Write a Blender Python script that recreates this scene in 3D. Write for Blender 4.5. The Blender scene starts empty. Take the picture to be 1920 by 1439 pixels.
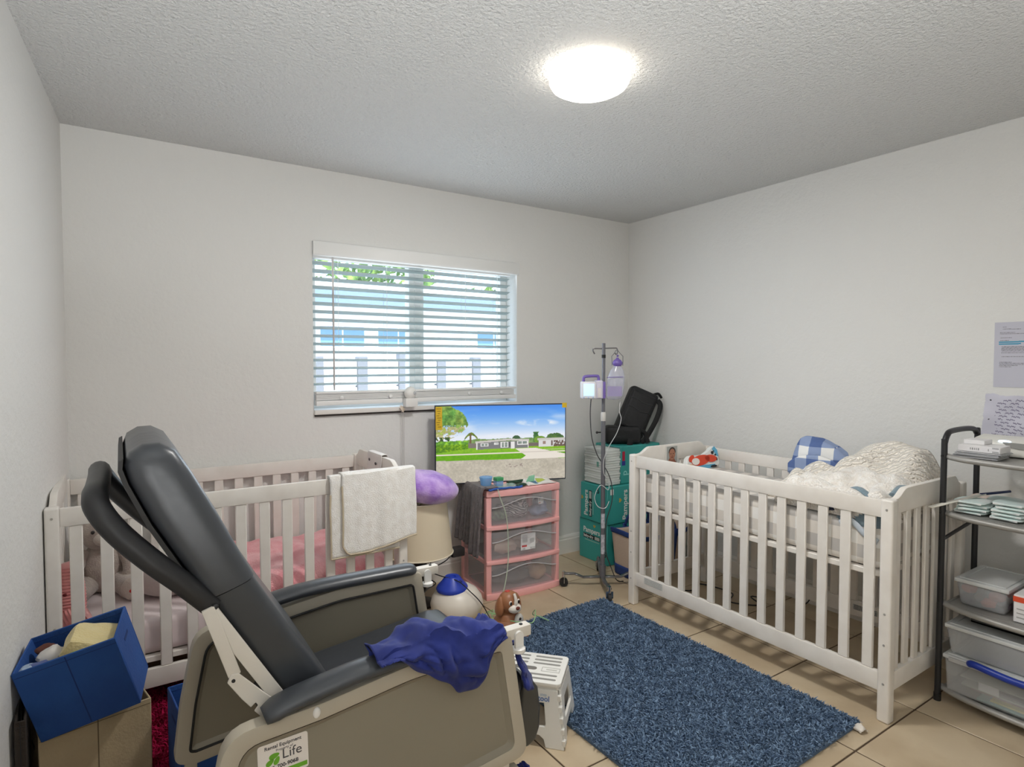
import bpy, bmesh, math, random
import numpy as np
from mathutils import Vector, Matrix, Euler, noise

random.seed(7)
SC = bpy.context.scene
COL = SC.collection
PI = math.pi
rad = math.radians

# ------------------------------------------------------------------ camera, world, exposure
cam_data = bpy.data.cameras.new('camera')
cam_data.sensor_width = 36.0
cam_data.lens = 20.906
cam_data.clip_start = 0.02
cam = bpy.data.objects.new('camera', cam_data)
cam.location = (0, 0, 1.378)
cam.rotation_euler = (rad(90 - 2.03), 0, rad(-33.43))
COL.objects.link(cam)
SC.camera = cam

SC.view_settings.view_transform = 'Standard'
SC.view_settings.look = 'None'
SC.view_settings.gamma = 1.0
SC.view_settings.use_curve_mapping = False
SC.view_settings.exposure = 0.0
SC.cycles.max_bounces = 10
SC.cycles.diffuse_bounces = 6
SC.cycles.transparent_max_bounces = 16
SC.cycles.caustics_reflective = False
SC.cycles.caustics_refractive = False
SC.cycles.sample_clamp_indirect = 6.0

W = bpy.data.worlds.new('world')
SC.world = W
W.use_nodes = True
bg = W.node_tree.nodes['Background']
bg.inputs[0].default_value = (0.62, 0.80, 1.0, 1)
bg.inputs[1].default_value = 3.0

def lamp(name, kind, energy, loc, rot=(0, 0, 0), color=(1, 1, 1), **kw):
    d = bpy.data.lights.new(name, kind)
    d.energy = energy
    d.color = color
    for k, v in kw.items():
        setattr(d, k, v)
    o = bpy.data.objects.new(name, d)
    o.location = loc
    o.rotation_euler = rot
    COL.objects.link(o)
    return o

# sun behind the house: it lights the neighbour's yard, the closed roof keeps it out of the room
lamp('sun', 'SUN', 6.0, (0, -10, 12), (rad(48), 0, rad(-14)), (1.0, 0.97, 0.92), angle=rad(1.0))

LAMP_X, LAMP_Y, CH = 1.45, 1.685, 2.44
lamp('ceiling_lamp_glow', 'AREA', 21, (LAMP_X, LAMP_Y, CH - 0.075), (0, 0, 0), (1.0, 0.985, 0.96), shape='DISK', size=0.27, spread=rad(180))
# daylight coming through the tilted slats of the window
lamp('window_daylight', 'AREA', 9, (1.57, 3.30, 1.58), (rad(-100), 0, 0), (0.80, 0.90, 1.0), shape='RECTANGLE', size=1.3, size_y=0.85)
# added fill light in the unseen doorway, aimed up to brighten the ceiling
lamp('ceiling_fill', 'AREA', 62, (0.25, -1.16, 0.45), (rad(156), 0, 0), (0.97, 0.99, 1.0), shape='RECTANGLE', size=0.95, size_y=0.5, spread=rad(110))

# ------------------------------------------------------------------ helpers
def lin(c):
    c = c / 255.0
    return c / 12.92 if c <= 0.04045 else ((c + 0.055) / 1.055) ** 2.4

def rgb(t):
    return (lin(t[0]), lin(t[1]), lin(t[2]), 1.0)

MATS = {}
def P(name, col, rough=0.55, metal=0.0, col2=None, vscale=6.0, bump=0.0, bscale=80.0, sheen=0.0,
      alpha=None, emit=None, spec=0.5, detail=3.0, coat=0.0):
    """A procedural material: base colour with an optional noise mix, fine relief from noise."""
    if name in MATS:
        return MATS[name]
    m = bpy.data.materials.new(name)
    m.use_nodes = True
    nt = m.node_tree
    b = nt.nodes['Principled BSDF']
    b.inputs['Roughness'].default_value = rough
    b.inputs['Metallic'].default_value = metal
    b.inputs['Base Color'].default_value = rgb(col)
    b.inputs['Specular IOR Level'].default_value = spec
    if sheen:
        b.inputs['Sheen Weight'].default_value = sheen
    if coat:
        b.inputs['Coat Weight'].default_value = coat
    if col2 is not None or bump:
        tc = nt.nodes.new('ShaderNodeTexCoord')
    if col2 is not None:
        n = nt.nodes.new('ShaderNodeTexNoise')
        n.inputs['Scale'].default_value = vscale
        n.inputs['Detail'].default_value = detail
        nt.links.new(tc.outputs['Object'], n.inputs['Vector'])
        r = nt.nodes.new('ShaderNodeValToRGB')
        r.color_ramp.elements[0].position = 0.36
        r.color_ramp.elements[1].position = 0.64
        r.color_ramp.elements[0].color = rgb(col)
        r.color_ramp.elements[1].color = rgb(col2)
        nt.links.new(n.outputs['Fac'], r.inputs['Fac'])
        nt.links.new(r.outputs['Color'], b.inputs['Base Color'])
    if bump:
        n2 = nt.nodes.new('ShaderNodeTexNoise')
        n2.inputs['Scale'].default_value = bscale
        n2.inputs['Detail'].default_value = 4.0
        nt.links.new(tc.outputs['Object'], n2.inputs['Vector'])
        bp = nt.nodes.new('ShaderNodeBump')
        bp.inputs['Strength'].default_value = bump
        bp.inputs['Distance'].default_value = 0.01
        nt.links.new(n2.outputs['Fac'], bp.inputs['Height'])
        nt.links.new(bp.outputs['Normal'], b.inputs['Normal'])
    if emit is not None:
        b.inputs['Emission Color'].default_value = rgb(emit[0])
        b.inputs['Emission Strength'].default_value = emit[1]
    if alpha is not None:
        out = nt.nodes['Material Output']
        t = nt.nodes.new('ShaderNodeBsdfTransparent')
        mx = nt.nodes.new('ShaderNodeMixShader')
        mx.inputs[0].default_value = alpha
        nt.links.new(t.outputs[0], mx.inputs[1])
        nt.links.new(b.outputs[0], mx.inputs[2])
        nt.links.new(mx.outputs[0], out.inputs['Surface'])
    MATS[name] = m
    return m

def vcol_mat(name, rough=0.6, emit=0.0, spec=0.3):
    if name in MATS:
        return MATS[name]
    m = bpy.data.materials.new(name)
    m.use_nodes = True
    nt = m.node_tree
    b = nt.nodes['Principled BSDF']
    b.inputs['Roughness'].default_value = rough
    b.inputs['Specular IOR Level'].default_value = spec
    a = nt.nodes.new('ShaderNodeAttribute')
    a.attribute_name = 'print'
    if emit:
        b.inputs['Base Color'].default_value = (0.01, 0.01, 0.01, 1)
        nt.links.new(a.outputs['Color'], b.inputs['Emission Color'])
        b.inputs['Emission Strength'].default_value = emit
    else:
        nt.links.new(a.outputs['Color'], b.inputs['Base Color'])
    MATS[name] = m
    return m

def gingham_mat(name, c0, c1, c2, period, axes=(0, 1, 2), rough=0.85, offs=(0, 0, 0), bump=0.15):
    """Woven gingham: bands along the object axes, crossing bands darken."""
    m = bpy.data.materials.new(name)
    m.use_nodes = True
    nt = m.node_tree
    b = nt.nodes['Principled BSDF']
    b.inputs['Roughness'].default_value = rough
    b.inputs['Specular IOR Level'].default_value = 0.2
    tc = nt.nodes.new('ShaderNodeTexCoord')
    sp = nt.nodes.new('ShaderNodeSeparateXYZ')
    nt.links.new(tc.outputs['Object'], sp.inputs[0])
    def math_(op, a, v):
        n = nt.nodes.new('ShaderNodeMath')
        n.operation = op
        if isinstance(a, (int, float)):
            n.inputs[0].default_value = a
        else:
            nt.links.new(a, n.inputs[0])
        if isinstance(v, (int, float)):
            n.inputs[1].default_value = v
        else:
            nt.links.new(v, n.inputs[1])
        return n.outputs[0]
    bands = []
    for ax in axes:
        q = math_('ADD', sp.outputs[ax], offs[ax] + 50.0)
        q = math_('DIVIDE', q, period)
        q = math_('FRACT', q, 0.0)
        bands.append(math_('GREATER_THAN', q, 0.5))
    s = bands[0]
    for q in bands[1:]:
        s = math_('ADD', s, q)
    s = math_('MULTIPLY', s, 0.5)
    r = nt.nodes.new('ShaderNodeValToRGB')
    r.color_ramp.interpolation = 'CONSTANT'
    e = r.color_ramp.elements
    e[0].position = 0.0
    e[0].color = rgb(c0)
    e[1].position = 0.3
    e[1].color = rgb(c1)
    k = e.new(0.8)
    k.color = rgb(c2)
    nt.links.new(s, r.inputs['Fac'])
    nt.links.new(r.outputs['Color'], b.inputs['Base Color'])
    n2 = nt.nodes.new('ShaderNodeTexNoise')
    n2.inputs['Scale'].default_value = 18
    nt.links.new(tc.outputs['Object'], n2.inputs['Vector'])
    bp = nt.nodes.new('ShaderNodeBump')
    bp.inputs['Strength'].default_value = bump
    bp.inputs['Distance'].default_value = 0.02
    nt.links.new(n2.outputs['Fac'], bp.inputs['Height'])
    nt.links.new(bp.outputs['Normal'], b.inputs['Normal'])
    MATS[name] = m
    return m

def wmat(o):
    """World matrix of an object in the making (parents carry only location and rotation)."""
    m = Matrix.Translation(o.location) @ o.rotation_euler.to_matrix().to_4x4()
    return wmat(o.parent) @ m if o.parent else m

class MB:
    """Collects simple shapes and links them as one mesh object."""
    def __init__(s):
        s.v = []
        s.f = []
        s.mi = []
        s.cur = 0
    def add(s, vs, fs):
        n = len(s.v)
        s.v.extend([Vector(p) for p in vs])
        for q in fs:
            s.f.append([n + i for i in q])
            s.mi.append(s.cur)
        return s
    def hexa(s, p):
        return s.add(p, [(0, 3, 2, 1), (4, 5, 6, 7), (0, 1, 5, 4), (1, 2, 6, 5), (2, 3, 7, 6), (3, 0, 4, 7)])
    def box(s, x0, x1, y0, y1, z0, z1, M=None):
        p = [Vector(q) for q in ((x0, y0, z0), (x1, y0, z0), (x1, y1, z0), (x0, y1, z0), (x0, y0, z1), (x1, y0, z1), (x1, y1, z1), (x0, y1, z1))]
        if M is not None:
            p = [M @ q for q in p]
        return s.hexa(p)
    def bar(s, a, b, w, h, up=(0, 0, 1)):
        a = Vector(a); b = Vector(b); d = (b - a).normalized()
        side = d.cross(Vector(up))
        if side.length < 1e-4:
            side = d.cross(Vector((1, 0, 0)))
        side.normalize()
        u = side.cross(d).normalized()
        p = []
        for c in (a, b):
            for sx, sy in ((-1, -1), (1, -1), (1, 1), (-1, 1)):
                p.append(c + side * (sx * w / 2) + u * (sy * h / 2))
        return s.hexa(p)
    def tube(s, pts, r, n=8, closed=False, flat=None):
        """Swept round section; flat=(up, ratio) squashes it along up."""
        pts = [Vector(p) for p in pts]
        m = len(pts)
        rs = r if isinstance(r, (list, tuple)) else [r] * m
        vs = []
        ref = None
        for i, p in enumerate(pts):
            if closed:
                d = pts[(i + 1) % m] - pts[i - 1]
            else:
                d = pts[min(i + 1, m - 1)] - pts[max(i - 1, 0)]
            d.normalize()
            if ref is None:
                ref = Vector((0, 0, 1)) if abs(d.z) < 0.9 else Vector((1, 0, 0))
                if flat:
                    ref = Vector(flat[0])
            a = d.cross(ref)
            if a.length < 1e-5:
                a = d.cross(Vector((0.3, 1, 0.2)))
            a.normalize()
            b = a.cross(d).normalized()
            if not flat:
                ref = b
            k = flat[1] if flat else 1.0
            for j in range(n):
                t = 2 * PI * j / n
                vs.append(p + a * (rs[i] * math.cos(t)) + b * (rs[i] * k * math.sin(t)))
        fs = []
        for i in range(m if closed else m - 1):
            i2 = (i + 1) % m
            for j in range(n):
                j2 = (j + 1) % n
                fs.append((i * n + j, i2 * n + j, i2 * n + j2, i * n + j2))
        if not closed:
            fs.append(tuple(range(n)))
            fs.append(tuple((m - 1) * n + j for j in reversed(range(n))))
        return s.add(vs, fs)
    def lathe(s, prof, c=(0, 0, 0), n=28, M=None, sx=1.0, sy=1.0):
        c = Vector(c)
        vs = []
        for (r, z) in prof:
            for j in range(n):
                t = 2 * PI * j / n
                p = Vector((max(r, 1e-4) * math.cos(t) * sx, max(r, 1e-4) * math.sin(t) * sy, z))
                vs.append((M @ p if M is not None else p) + c)
        fs = []
        for i in range(len(prof) - 1):
            for j in range(n):
                j2 = (j + 1) % n
                fs.append((i * n + j, i * n + j2, (i + 1) * n + j2, (i + 1) * n + j))
        fs.append(tuple(reversed(range(n))))
        fs.append(tuple((len(prof) - 1) * n + j for j in range(n)))
        return s.add(vs, fs)
    def ball(s, c, r, n=20, k=12, M=None, fn=None):
        c = Vector(c)
        if isinstance(r, (int, float)):
            r = (r, r, r)
        vs = []
        for i in range(k + 1):
            ph = PI * i / k
            for j in range(n):
                t = 2 * PI * j / n
                d = Vector((math.sin(ph) * math.cos(t), math.sin(ph) * math.sin(t), math.cos(ph)))
                if i in (0, k):
                    d = Vector((1e-4 * math.cos(t), 1e-4 * math.sin(t), d.z))
                p = Vector((d.x * r[0], d.y * r[1], d.z * r[2]))
                if fn:
                    p = fn(p, d)
                if M is not None:
                    p = M @ p
                vs.append(p + c)
        fs = []
        for i in range(k):
            for j in range(n):
                j2 = (j + 1) % n
                fs.append((i * n + j, (i + 1) * n + j, (i + 1) * n + j2, i * n + j2))
        fs.append(tuple(range(n)))
        fs.append(tuple(k * n + j for j in reversed(range(n))))
        return s.add(vs, fs)
    def prism(s, poly, axis, a, b):
        """A polygon extruded along an axis; poly gives the two other coordinates in xyz order."""
        def mk(q, t):
            return {'x': (t, q[0], q[1]), 'y': (q[0], t, q[1]), 'z': (q[0], q[1], t)}[axis]
        n = len(poly)
        vs = [mk(q, a) for q in poly] + [mk(q, b) for q in poly]
        fs = [tuple(range(n)), tuple(n + i for i in reversed(range(n)))]
        for i in range(n):
            j = (i + 1) % n
            fs.append((i, n + i, n + j, j))
        return s.add(vs, fs)
    def ring(s, out, inn, axis, a, b):
        """A flat frame between two loops of equal count, extruded along an axis."""
        def mk(q, t):
            return {'x': (t, q[0], q[1]), 'y': (q[0], t, q[1]), 'z': (q[0], q[1], t)}[axis]
        n = len(out)
        vs = [mk(q, a) for q in out] + [mk(q, a) for q in inn] + [mk(q, b) for q in out] + [mk(q, b) for q in inn]
        fs = []
        for i in range(n):
            j = (i + 1) % n
            fs += [(i, j, n + j, n + i), (2 * n + i, 3 * n + i, 3 * n + j, 2 * n + j), (i, 2 * n + i, 2 * n + j, j), (n + i, n + j, 3 * n + j, 3 * n + i)]
        return s.add(vs, fs)
    def grid(s, fn, nu, nv, closed=False):
        vs = [fn(i / nu, j / nv) for j in range(nv + 1) for i in range(nu + 1)]
        fs = []
        for j in range(nv):
            for i in range(nu):
                a = j * (nu + 1) + i
                fs.append((a, a + 1, a + nu + 2, a + nu + 1))
        return s.add(vs, fs)
    def build(s, name, mat, parent=None, bevel=0.0, seg=2, smooth=40, solid=0.0, sub=0, local=False, bev_fn=None, recalc=True, merge=False):
        me = bpy.data.meshes.new(name)
        inv = None
        if parent is not None and not local:
            inv = wmat(parent).inverted()
        vs = [(inv @ p if inv is not None else p) for p in s.v]
        org = None
        if parent is None:
            lo = Vector((min(p.x for p in vs), min(p.y for p in vs), min(p.z for p in vs)))
            hi = Vector((max(p.x for p in vs), max(p.y for p in vs), max(p.z for p in vs)))
            org = Vector(((lo.x + hi.x) / 2, (lo.y + hi.y) / 2, lo.z))
            vs = [p - org for p in vs]
        me.from_pydata([tuple(p) for p in vs], [], s.f)
        if any(s.mi):
            me.polygons.foreach_set('material_index', s.mi)
        bm = bmesh.new()
        bm.from_mesh(me)
        if merge:
            bmesh.ops.remove_doubles(bm, verts=bm.verts, dist=1e-5)
        if recalc:
            bmesh.ops.recalc_face_normals(bm, faces=bm.faces)
        if bevel:
            es = [e for e in bm.edges if len(e.link_faces) == 2 and e.calc_face_angle(0) > 0.5 and (bev_fn is None or bev_fn(e))]
            bmesh.ops.bevel(bm, geom=es, offset=bevel, offset_type='OFFSET', segments=seg, profile=0.6, affect='EDGES', clamp_overlap=True)
        bm.to_mesh(me)
        bm.free()
        for mm in (mat if isinstance(mat, (list, tuple)) else [mat]):
            me.materials.append(mm)
        if smooth:
            me.polygons.foreach_set('use_smooth', [True] * len(me.polygons))
            me.set_sharp_from_angle(angle=rad(smooth))
        me.update()
        o = bpy.data.objects.new(name, me)
        COL.objects.link(o)
        if parent is not None:
            o.parent = parent
        else:
            o.location = org
        if solid:
            md = o.modifiers.new('thickness', 'SOLIDIFY')
            md.thickness = solid
            md.offset = 0
        if sub:
            md = o.modifiers.new('smooth', 'SUBSURF')
            md.levels = sub
            md.render_levels = sub
        return o

def tag(o, label=None, cat=None, group=None, kind=None):
    if label: o['label'] = label
    if cat: o['category'] = cat
    if group: o['group'] = group
    if kind: o['kind'] = kind
    return o

def thing(name, label, cat, loc, rotz=0.0, group=None, kind=None):
    o = bpy.data.objects.new(name, None)
    o.empty_display_size = 0.05
    o.location = loc
    o.rotation_euler = (0, 0, rotz)
    COL.objects.link(o)
    return tag(o, label, cat, group, kind)

def panel(name, parent, o, u, v, w, h, nx, ny, fn, mat, local=True):
    """A flat printed panel: o = top-left corner, u right, v down; fn(U, V) gives sRGB 0..255 arrays."""
    U, V = np.meshgrid((np.arange(nx) + 0.5) / nx, (np.arange(ny) + 0.5) / ny)
    colr = np.clip(np.stack(fn(U, V), -1), 0, 255) / 255.0
    o = np.array(o, float); u = np.array(u, float); v = np.array(v, float)
    gx, gy = np.meshgrid(np.arange(nx + 1) / nx, np.arange(ny + 1) / ny)
    co = o + gx[..., None] * u * w + gy[..., None] * v * h
    co = co.reshape(-1, 3)
    if parent is not None and not local:
        inv = wmat(parent).inverted()
        co = np.array([tuple(inv @ Vector(p)) for p in co])
    me = bpy.data.meshes.new(name)
    i = np.arange(nx * ny)
    a = (i // nx) * (nx + 1) + i % nx
    fs = np.stack([a, a + nx + 1, a + nx + 2, a + 1], -1)
    me.from_pydata(co.tolist(), [], fs.tolist())
    ca = me.color_attributes.new('print', 'FLOAT_COLOR', 'CORNER')
    l = np.where(colr <= 0.04045, colr / 12.92, ((colr + 0.055) / 1.055) ** 2.4).reshape(-1, 3)
    l = np.concatenate([l, np.ones((len(l), 1))], 1)
    ca.data.foreach_set('color', np.repeat(l, 4, 0).astype(np.float32).ravel())
    me.materials.append(mat)
    ob = bpy.data.objects.new(name, me)
    COL.objects.link(ob)
    if parent is not None:
        ob.parent = parent
    return ob

def text(name, body, parent, loc, xdir, ydir, size, mat, align='LEFT', extrude=0.0004, bold=0.0, sx=1.0):
    """Lettering lying in the plane of xdir, ydir (parent-local)."""
    c = bpy.data.curves.new(name, 'FONT')
    c.body = body
    c.size = size
    c.align_x = align
    c.align_y = 'CENTER'
    c.extrude = extrude
    c.offset = bold
    c.resolution_u = 3
    c.materials.append(mat)
    tmp = bpy.data.objects.new(name, c)
    me = bpy.data.meshes.new_from_object(tmp)
    bpy.data.objects.remove(tmp)
    bpy.data.curves.remove(c)
    o = bpy.data.objects.new(name, me)
    COL.objects.link(o)
    x = Vector(xdir).normalized(); y = Vector(ydir).normalized(); z = x.cross(y)
    o.matrix_local = Matrix.Translation(loc) @ Matrix((x * sx, y, z)).transposed().to_4x4()
    if parent is not None:
        o.parent = parent
    return o

def arc(cx, cz, r, a0, a1, n=6):
    return [(cx + r * math.cos(rad(a0 + (a1 - a0) * i / n)), cz + r * math.sin(rad(a0 + (a1 - a0) * i / n))) for i in range(n + 1)]

def rounded(poly, k=5):
    """Corner list (a, b, radius) to a loop with k + 1 points per corner."""
    n = len(poly)
    out = []
    for i in range(n):
        p0 = Vector(poly[i - 1][:2]); p1 = Vector(poly[i][:2]); p2 = Vector(poly[(i + 1) % n][:2])
        e1 = (p0 - p1).normalized(); e2 = (p2 - p1).normalized()
        half = e1.angle(e2) / 2
        d = min(poly[i][2] / math.tan(half), (p0 - p1).length * 0.49, (p2 - p1).length * 0.49)
        a = p1 + e1 * d; c = p1 + e2 * d
        for j in range(k + 1):
            t = j / k
            out.append(tuple(a * (1 - t) ** 2 + p1 * (2 * t * (1 - t)) + c * t * t))
    return out

def inset(poly, d):
    """Moves a closed 2D loop inwards by d."""
    n = len(poly)
    area = sum(poly[i][0] * poly[(i + 1) % n][1] - poly[(i + 1) % n][0] * poly[i][1] for i in range(n))
    sg = 1 if area > 0 else -1
    res = []
    for i in range(n):
        p0 = Vector(poly[i - 1]); p1 = Vector(poly[i]); p2 = Vector(poly[(i + 1) % n])
        e1 = (p1 - p0).normalized(); e2 = (p2 - p1).normalized()
        n1 = Vector((-e1.y, e1.x)) * sg; n2 = Vector((-e2.y, e2.x)) * sg
        b = (n1 + n2)
        b = b / max(b.dot(n1), 0.35)
        res.append(tuple(p1 + b * d))
    return res

def spline(pts, n=8):
    """Catmull-Rom through 3D points."""
    pts = [Vector(p) for p in pts]
    q = [pts[0]] + pts + [pts[-1]]
    out = []
    for i in range(1, len(q) - 2):
        for k in range(n):
            t = k / n
            a, b, c, d = q[i - 1], q[i], q[i + 1], q[i + 2]
            out.append(0.5 * ((2 * b) + (c - a) * t + (2 * a - 5 * b + 4 * c - d) * t * t + (3 * b - a - 3 * c + d) * t ** 3))
    out.append(pts[-1])
    return out

def nz(x, y, z=0.0, s=1.0):
    return noise.noise(Vector((x * s, y * s, z * s)))

def cable(name, label, pts, r, mat, group=None, cat='cable', n=8):
    o = MB().tube(spline(pts, 7), r, 6).build(name, mat)
    return tag(o, label, cat, group)

def lump(mb, c, r, seed, amp=0.25, M=None, n=22, k=14, fs=1.6):
    """A crumpled soft lump of cloth."""
    def fn(p, d):
        w = 1 + amp * noise.fractal(d * fs + Vector((seed * 7.3, seed * 1.7, seed)), 0.7, 2.0, 3)
        return p * w
    return mb.ball(c, r, n, k, M, fn)
# ------------------------------------------------------------------ materials of the room
def rough_wall(name, col, scale, strength, dist, col2=None):
    m = P(name, col, 0.9, spec=0.15)
    nt = m.node_tree
    b = nt.nodes['Principled BSDF']
    tc = nt.nodes.new('ShaderNodeTexCoord')
    n = nt.nodes.new('ShaderNodeTexNoise')
    n.inputs['Scale'].default_value = scale
    n.inputs['Detail'].default_value = 5
    n.inputs['Roughness'].default_value = 0.6
    nt.links.new(tc.outputs['Object'], n.inputs['Vector'])
    bp = nt.nodes.new('ShaderNodeBump')
    bp.inputs['Strength'].default_value = strength
    bp.inputs['Distance'].default_value = dist
    nt.links.new(n.outputs['Fac'], bp.inputs['Height'])
    nt.links.new(bp.outputs['Normal'], b.inputs['Normal'])
    return m
M_WALL = rough_wall('knockdown wall paint', (227, 226, 223), 34, 0.35, 0.010)
M_CEIL = rough_wall('popcorn ceiling', (242, 242, 240), 66, 0.9, 0.045)
M_TRIM = P('trim white', (232, 228, 222), 0.45)
M_TILE = P('ceramic tile beige', (198, 180, 152), 0.38, col2=(182, 162, 134), vscale=5, detail=6, spec=0.4)
M_GROUT = P('grout brown', (92, 74, 58), 0.9)
M_FRAME = P('window frame white', (238, 238, 236), 0.4)
M_SLAT = P('blind slat backlit tint', (182, 196, 196), 0.45)  # white slats; the grey-teal of the backlight is put into the colour

XR, YB = 3.28, 3.342
def xl(y):                       # the left wall is slightly out of square
    return -0.20 - 0.0566 * (YB - y)
YF = -1.0
T = 0.2
WX0, WX1, WZ0, WZ1 = 0.894, 2.245, 1.092, 2.045

def struct(o):
    o['kind'] = 'structure'
    return o

# walls
b = MB()
b.box(xl(YB) - 0.3, WX0, YB, YB + T, 0, CH).box(WX1, XR + 0.25, YB, YB + T, 0, CH)
b.box(WX0, WX1, YB, YB + T, 0, WZ0).box(WX0, WX1, YB, YB + T, WZ1, CH)
struct(b.build('wall_back', M_WALL, smooth=0))
struct(MB().box(XR, XR + T, YF - T, YB, 0, CH).build('wall_right', M_WALL, smooth=0))
a0, a1 = xl(YF - T), xl(YB)
struct(MB().hexa([(a0 - T, YF - T, 0), (a0, YF - T, 0), (a1, YB, 0), (a1 - T, YB, 0), (a0 - T, YF - T, CH), (a0, YF - T, CH), (a1, YB, CH), (a1 - T, YB, CH)]).build('wall_left', M_WALL, smooth=0))
DX0, DX1, DZ = -0.25, 0.75, 2.08   # doorway behind the camera
b = MB()
b.box(xl(YF) , DX0, YF - T, YF, 0, CH).box(DX1, XR, YF - T, YF, 0, CH).box(DX0, DX1, YF - T, YF, DZ, CH)
struct(b.build('wall_front', M_WALL, smooth=0))
# corridor beyond the doorway
b = MB()
b.box(-1.0, 3.0, -2.6, -2.5, 0, CH).box(-1.1, -1.0, -2.6, YF - T, 0, CH).box(3.0, 3.1, -2.6, YF - T, 0, CH)
struct(b.build('wall_hallway', M_WALL, smooth=0))
struct(MB().box(-1.1, XR + T, -2.6, YB + T, CH, CH + 0.25).build('ceiling', M_CEIL, smooth=0))

# floor: grout bed and single tiles
floor = struct(MB().box(-1.1, XR + T, -2.6, YB + T, -0.12, -0.004).build('floor', M_GROUT, smooth=0))
PX, PY, GAP = 0.457, 0.459, 0.0065
tile_mesh = {}
for i in range(-4, 9):
    for j in range(-9, 6):
        x0, x1 = 2.61 + PX * (i - 7), 2.61 + PX * (i - 6)
        y0, y1 = 1.05 + PY * j, 1.05 + PY * (j + 1)
        x0c, x1c = max(x0, -0.5 if y1 > YF else -1.0), min(x1, XR)
        y0c, y1c = max(y0, -2.5), min(y1, YB)
        if x1c - x0c < 0.03 or y1c - y0c < 0.03:
            continue
        w, d = round(x1c - x0c - GAP, 4), round(y1c - y0c - GAP, 4)
        if (w, d) not in tile_mesh:
            t = MB().box(-w / 2, w / 2, -d / 2, d / 2, -0.004, 0.0)
            o = t.build('tile', M_TILE, floor, bevel=0.0015, seg=1, smooth=0, local=True)
            tile_mesh[(w, d)] = o.data
        else:
            o = bpy.data.objects.new('tile', tile_mesh[(w, d)])
            COL.objects.link(o)
            o.parent = floor
        o.location = Vector(((x0c + x1c) / 2, (y0c + y1c) / 2, 0)) - floor.location
# per-tile tone
nt = M_TILE.node_tree
oi = nt.nodes.new('ShaderNodeObjectInfo')
mth = nt.nodes.new('ShaderNodeVectorMath'); mth.operation = 'SCALE'
mth.inputs['Scale'].default_value = 40
cmb = nt.nodes.new('ShaderNodeCombineXYZ')
for k in range(3):
    nt.links.new(oi.outputs['Random'], cmb.inputs[k])
nt.links.new(cmb.outputs[0], mth.inputs[0])
add = nt.nodes.new('ShaderNodeVectorMath'); add.operation = 'ADD'
tcn = [n for n in nt.nodes if n.type == 'TEX_COORD'][0]
tn = [n for n in nt.nodes if n.type == 'TEX_NOISE'][0]
nt.links.new(tcn.outputs['Object'], add.inputs[0])
nt.links.new(mth.outputs[0], add.inputs[1])
nt.links.new(add.outputs[0], tn.inputs['Vector'])

# baseboards with a stepped top
def baseboard(name, p, q, nrm):
    p = Vector(p); q = Vector(q); nrm = Vector(nrm).normalized()
    prof = [(0, 0), (0.016, 0), (0.016, 0.100), (0.012, 0.106), (0.012, 0.118), (0.005, 0.132), (0, 0.132)]
    b = MB()
    n = len(prof)
    vs = [p + nrm * a + Vector((0, 0, z)) for a, z in prof] + [q + nrm * a + Vector((0, 0, z)) for a, z in prof]
    fs = [tuple(range(n)), tuple(n + i for i in reversed(range(n)))] + [(i, n + i, n + (i + 1) % n, (i + 1) % n) for i in range(n)]
    b.add(vs, fs)
    struct(b.build(name, M_TRIM, smooth=0))
baseboard('baseboard_back', (a1, YB, 0), (XR, YB, 0), (0, -1, 0))
baseboard('baseboard_right', (XR, YB - 0.02, 0), (XR, YF, 0), (-1, 0, 0))
baseboard('baseboard_left', (xl(YB - 0.02), YB - 0.02, 0), (xl(YF), YF, 0), (1, 0.057, 0))

# ------------------------------------------------------------------ window
win = thing('window_1', None, None, ((WX0 + WX1) / 2, YB + 0.12, WZ0), kind='structure')
YW = YB + 0.13
b = MB()
b.box(WX0, WX1, YW, YW + 0.06, WZ0, WZ0 + 0.06).box(WX0, WX1, YW, YW + 0.06, WZ1 - 0.05, WZ1)
b.box(WX0, WX0 + 0.05, YW, YW + 0.06, WZ0 + 0.06, WZ1 - 0.05).box(WX1 - 0.05, WX1, YW, YW + 0.06, WZ0 + 0.06, WZ1 - 0.05)
b.build('window_frame', M_FRAME, win, bevel=0.003, seg=1)
xm = 1.565
MB().box(xm - 0.05, xm + 0.05, YW - 0.012, YW + 0.055, WZ0 + 0.06, WZ1 - 0.05).box(xm - 0.018, xm + 0.022, YW - 0.02, YW - 0.012, WZ0 + 0.06, WZ1 - 0.05).build('window_mullion', M_FRAME, win, bevel=0.003, seg=1)
M_GLASS = P('window glass', (230, 240, 245), 0.03, alpha=0.07)
MB().box(WX0 + 0.05, xm - 0.05, YW + 0.03, YW + 0.035, WZ0 + 0.06, WZ1 - 0.05).build('window_pane', M_GLASS, win, smooth=0)
MB().box(xm + 0.05, WX1 - 0.05, YW + 0.03, YW + 0.035, WZ0 + 0.06, WZ1 - 0.05).build('window_pane', M_GLASS, win, smooth=0)
MB().box(WX0 - 0.0, WX1 - 0.01, YB - 0.02, YW, WZ0 - 0.004, WZ0 + 0.022).build('window_sill', M_TRIM, win, bevel=0.004)
MB().box(WX0 + 0.002, WX1 - 0.02, YB - 0.012, YB + 0.0, WZ0 - 0.014, WZ0 - 0.005).build('sill_shade_strip', P('sill gap shade', (60, 54, 50), 0.9), win, smooth=0)  # solid dark strip that paints the shade of the gap below the sill

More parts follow.
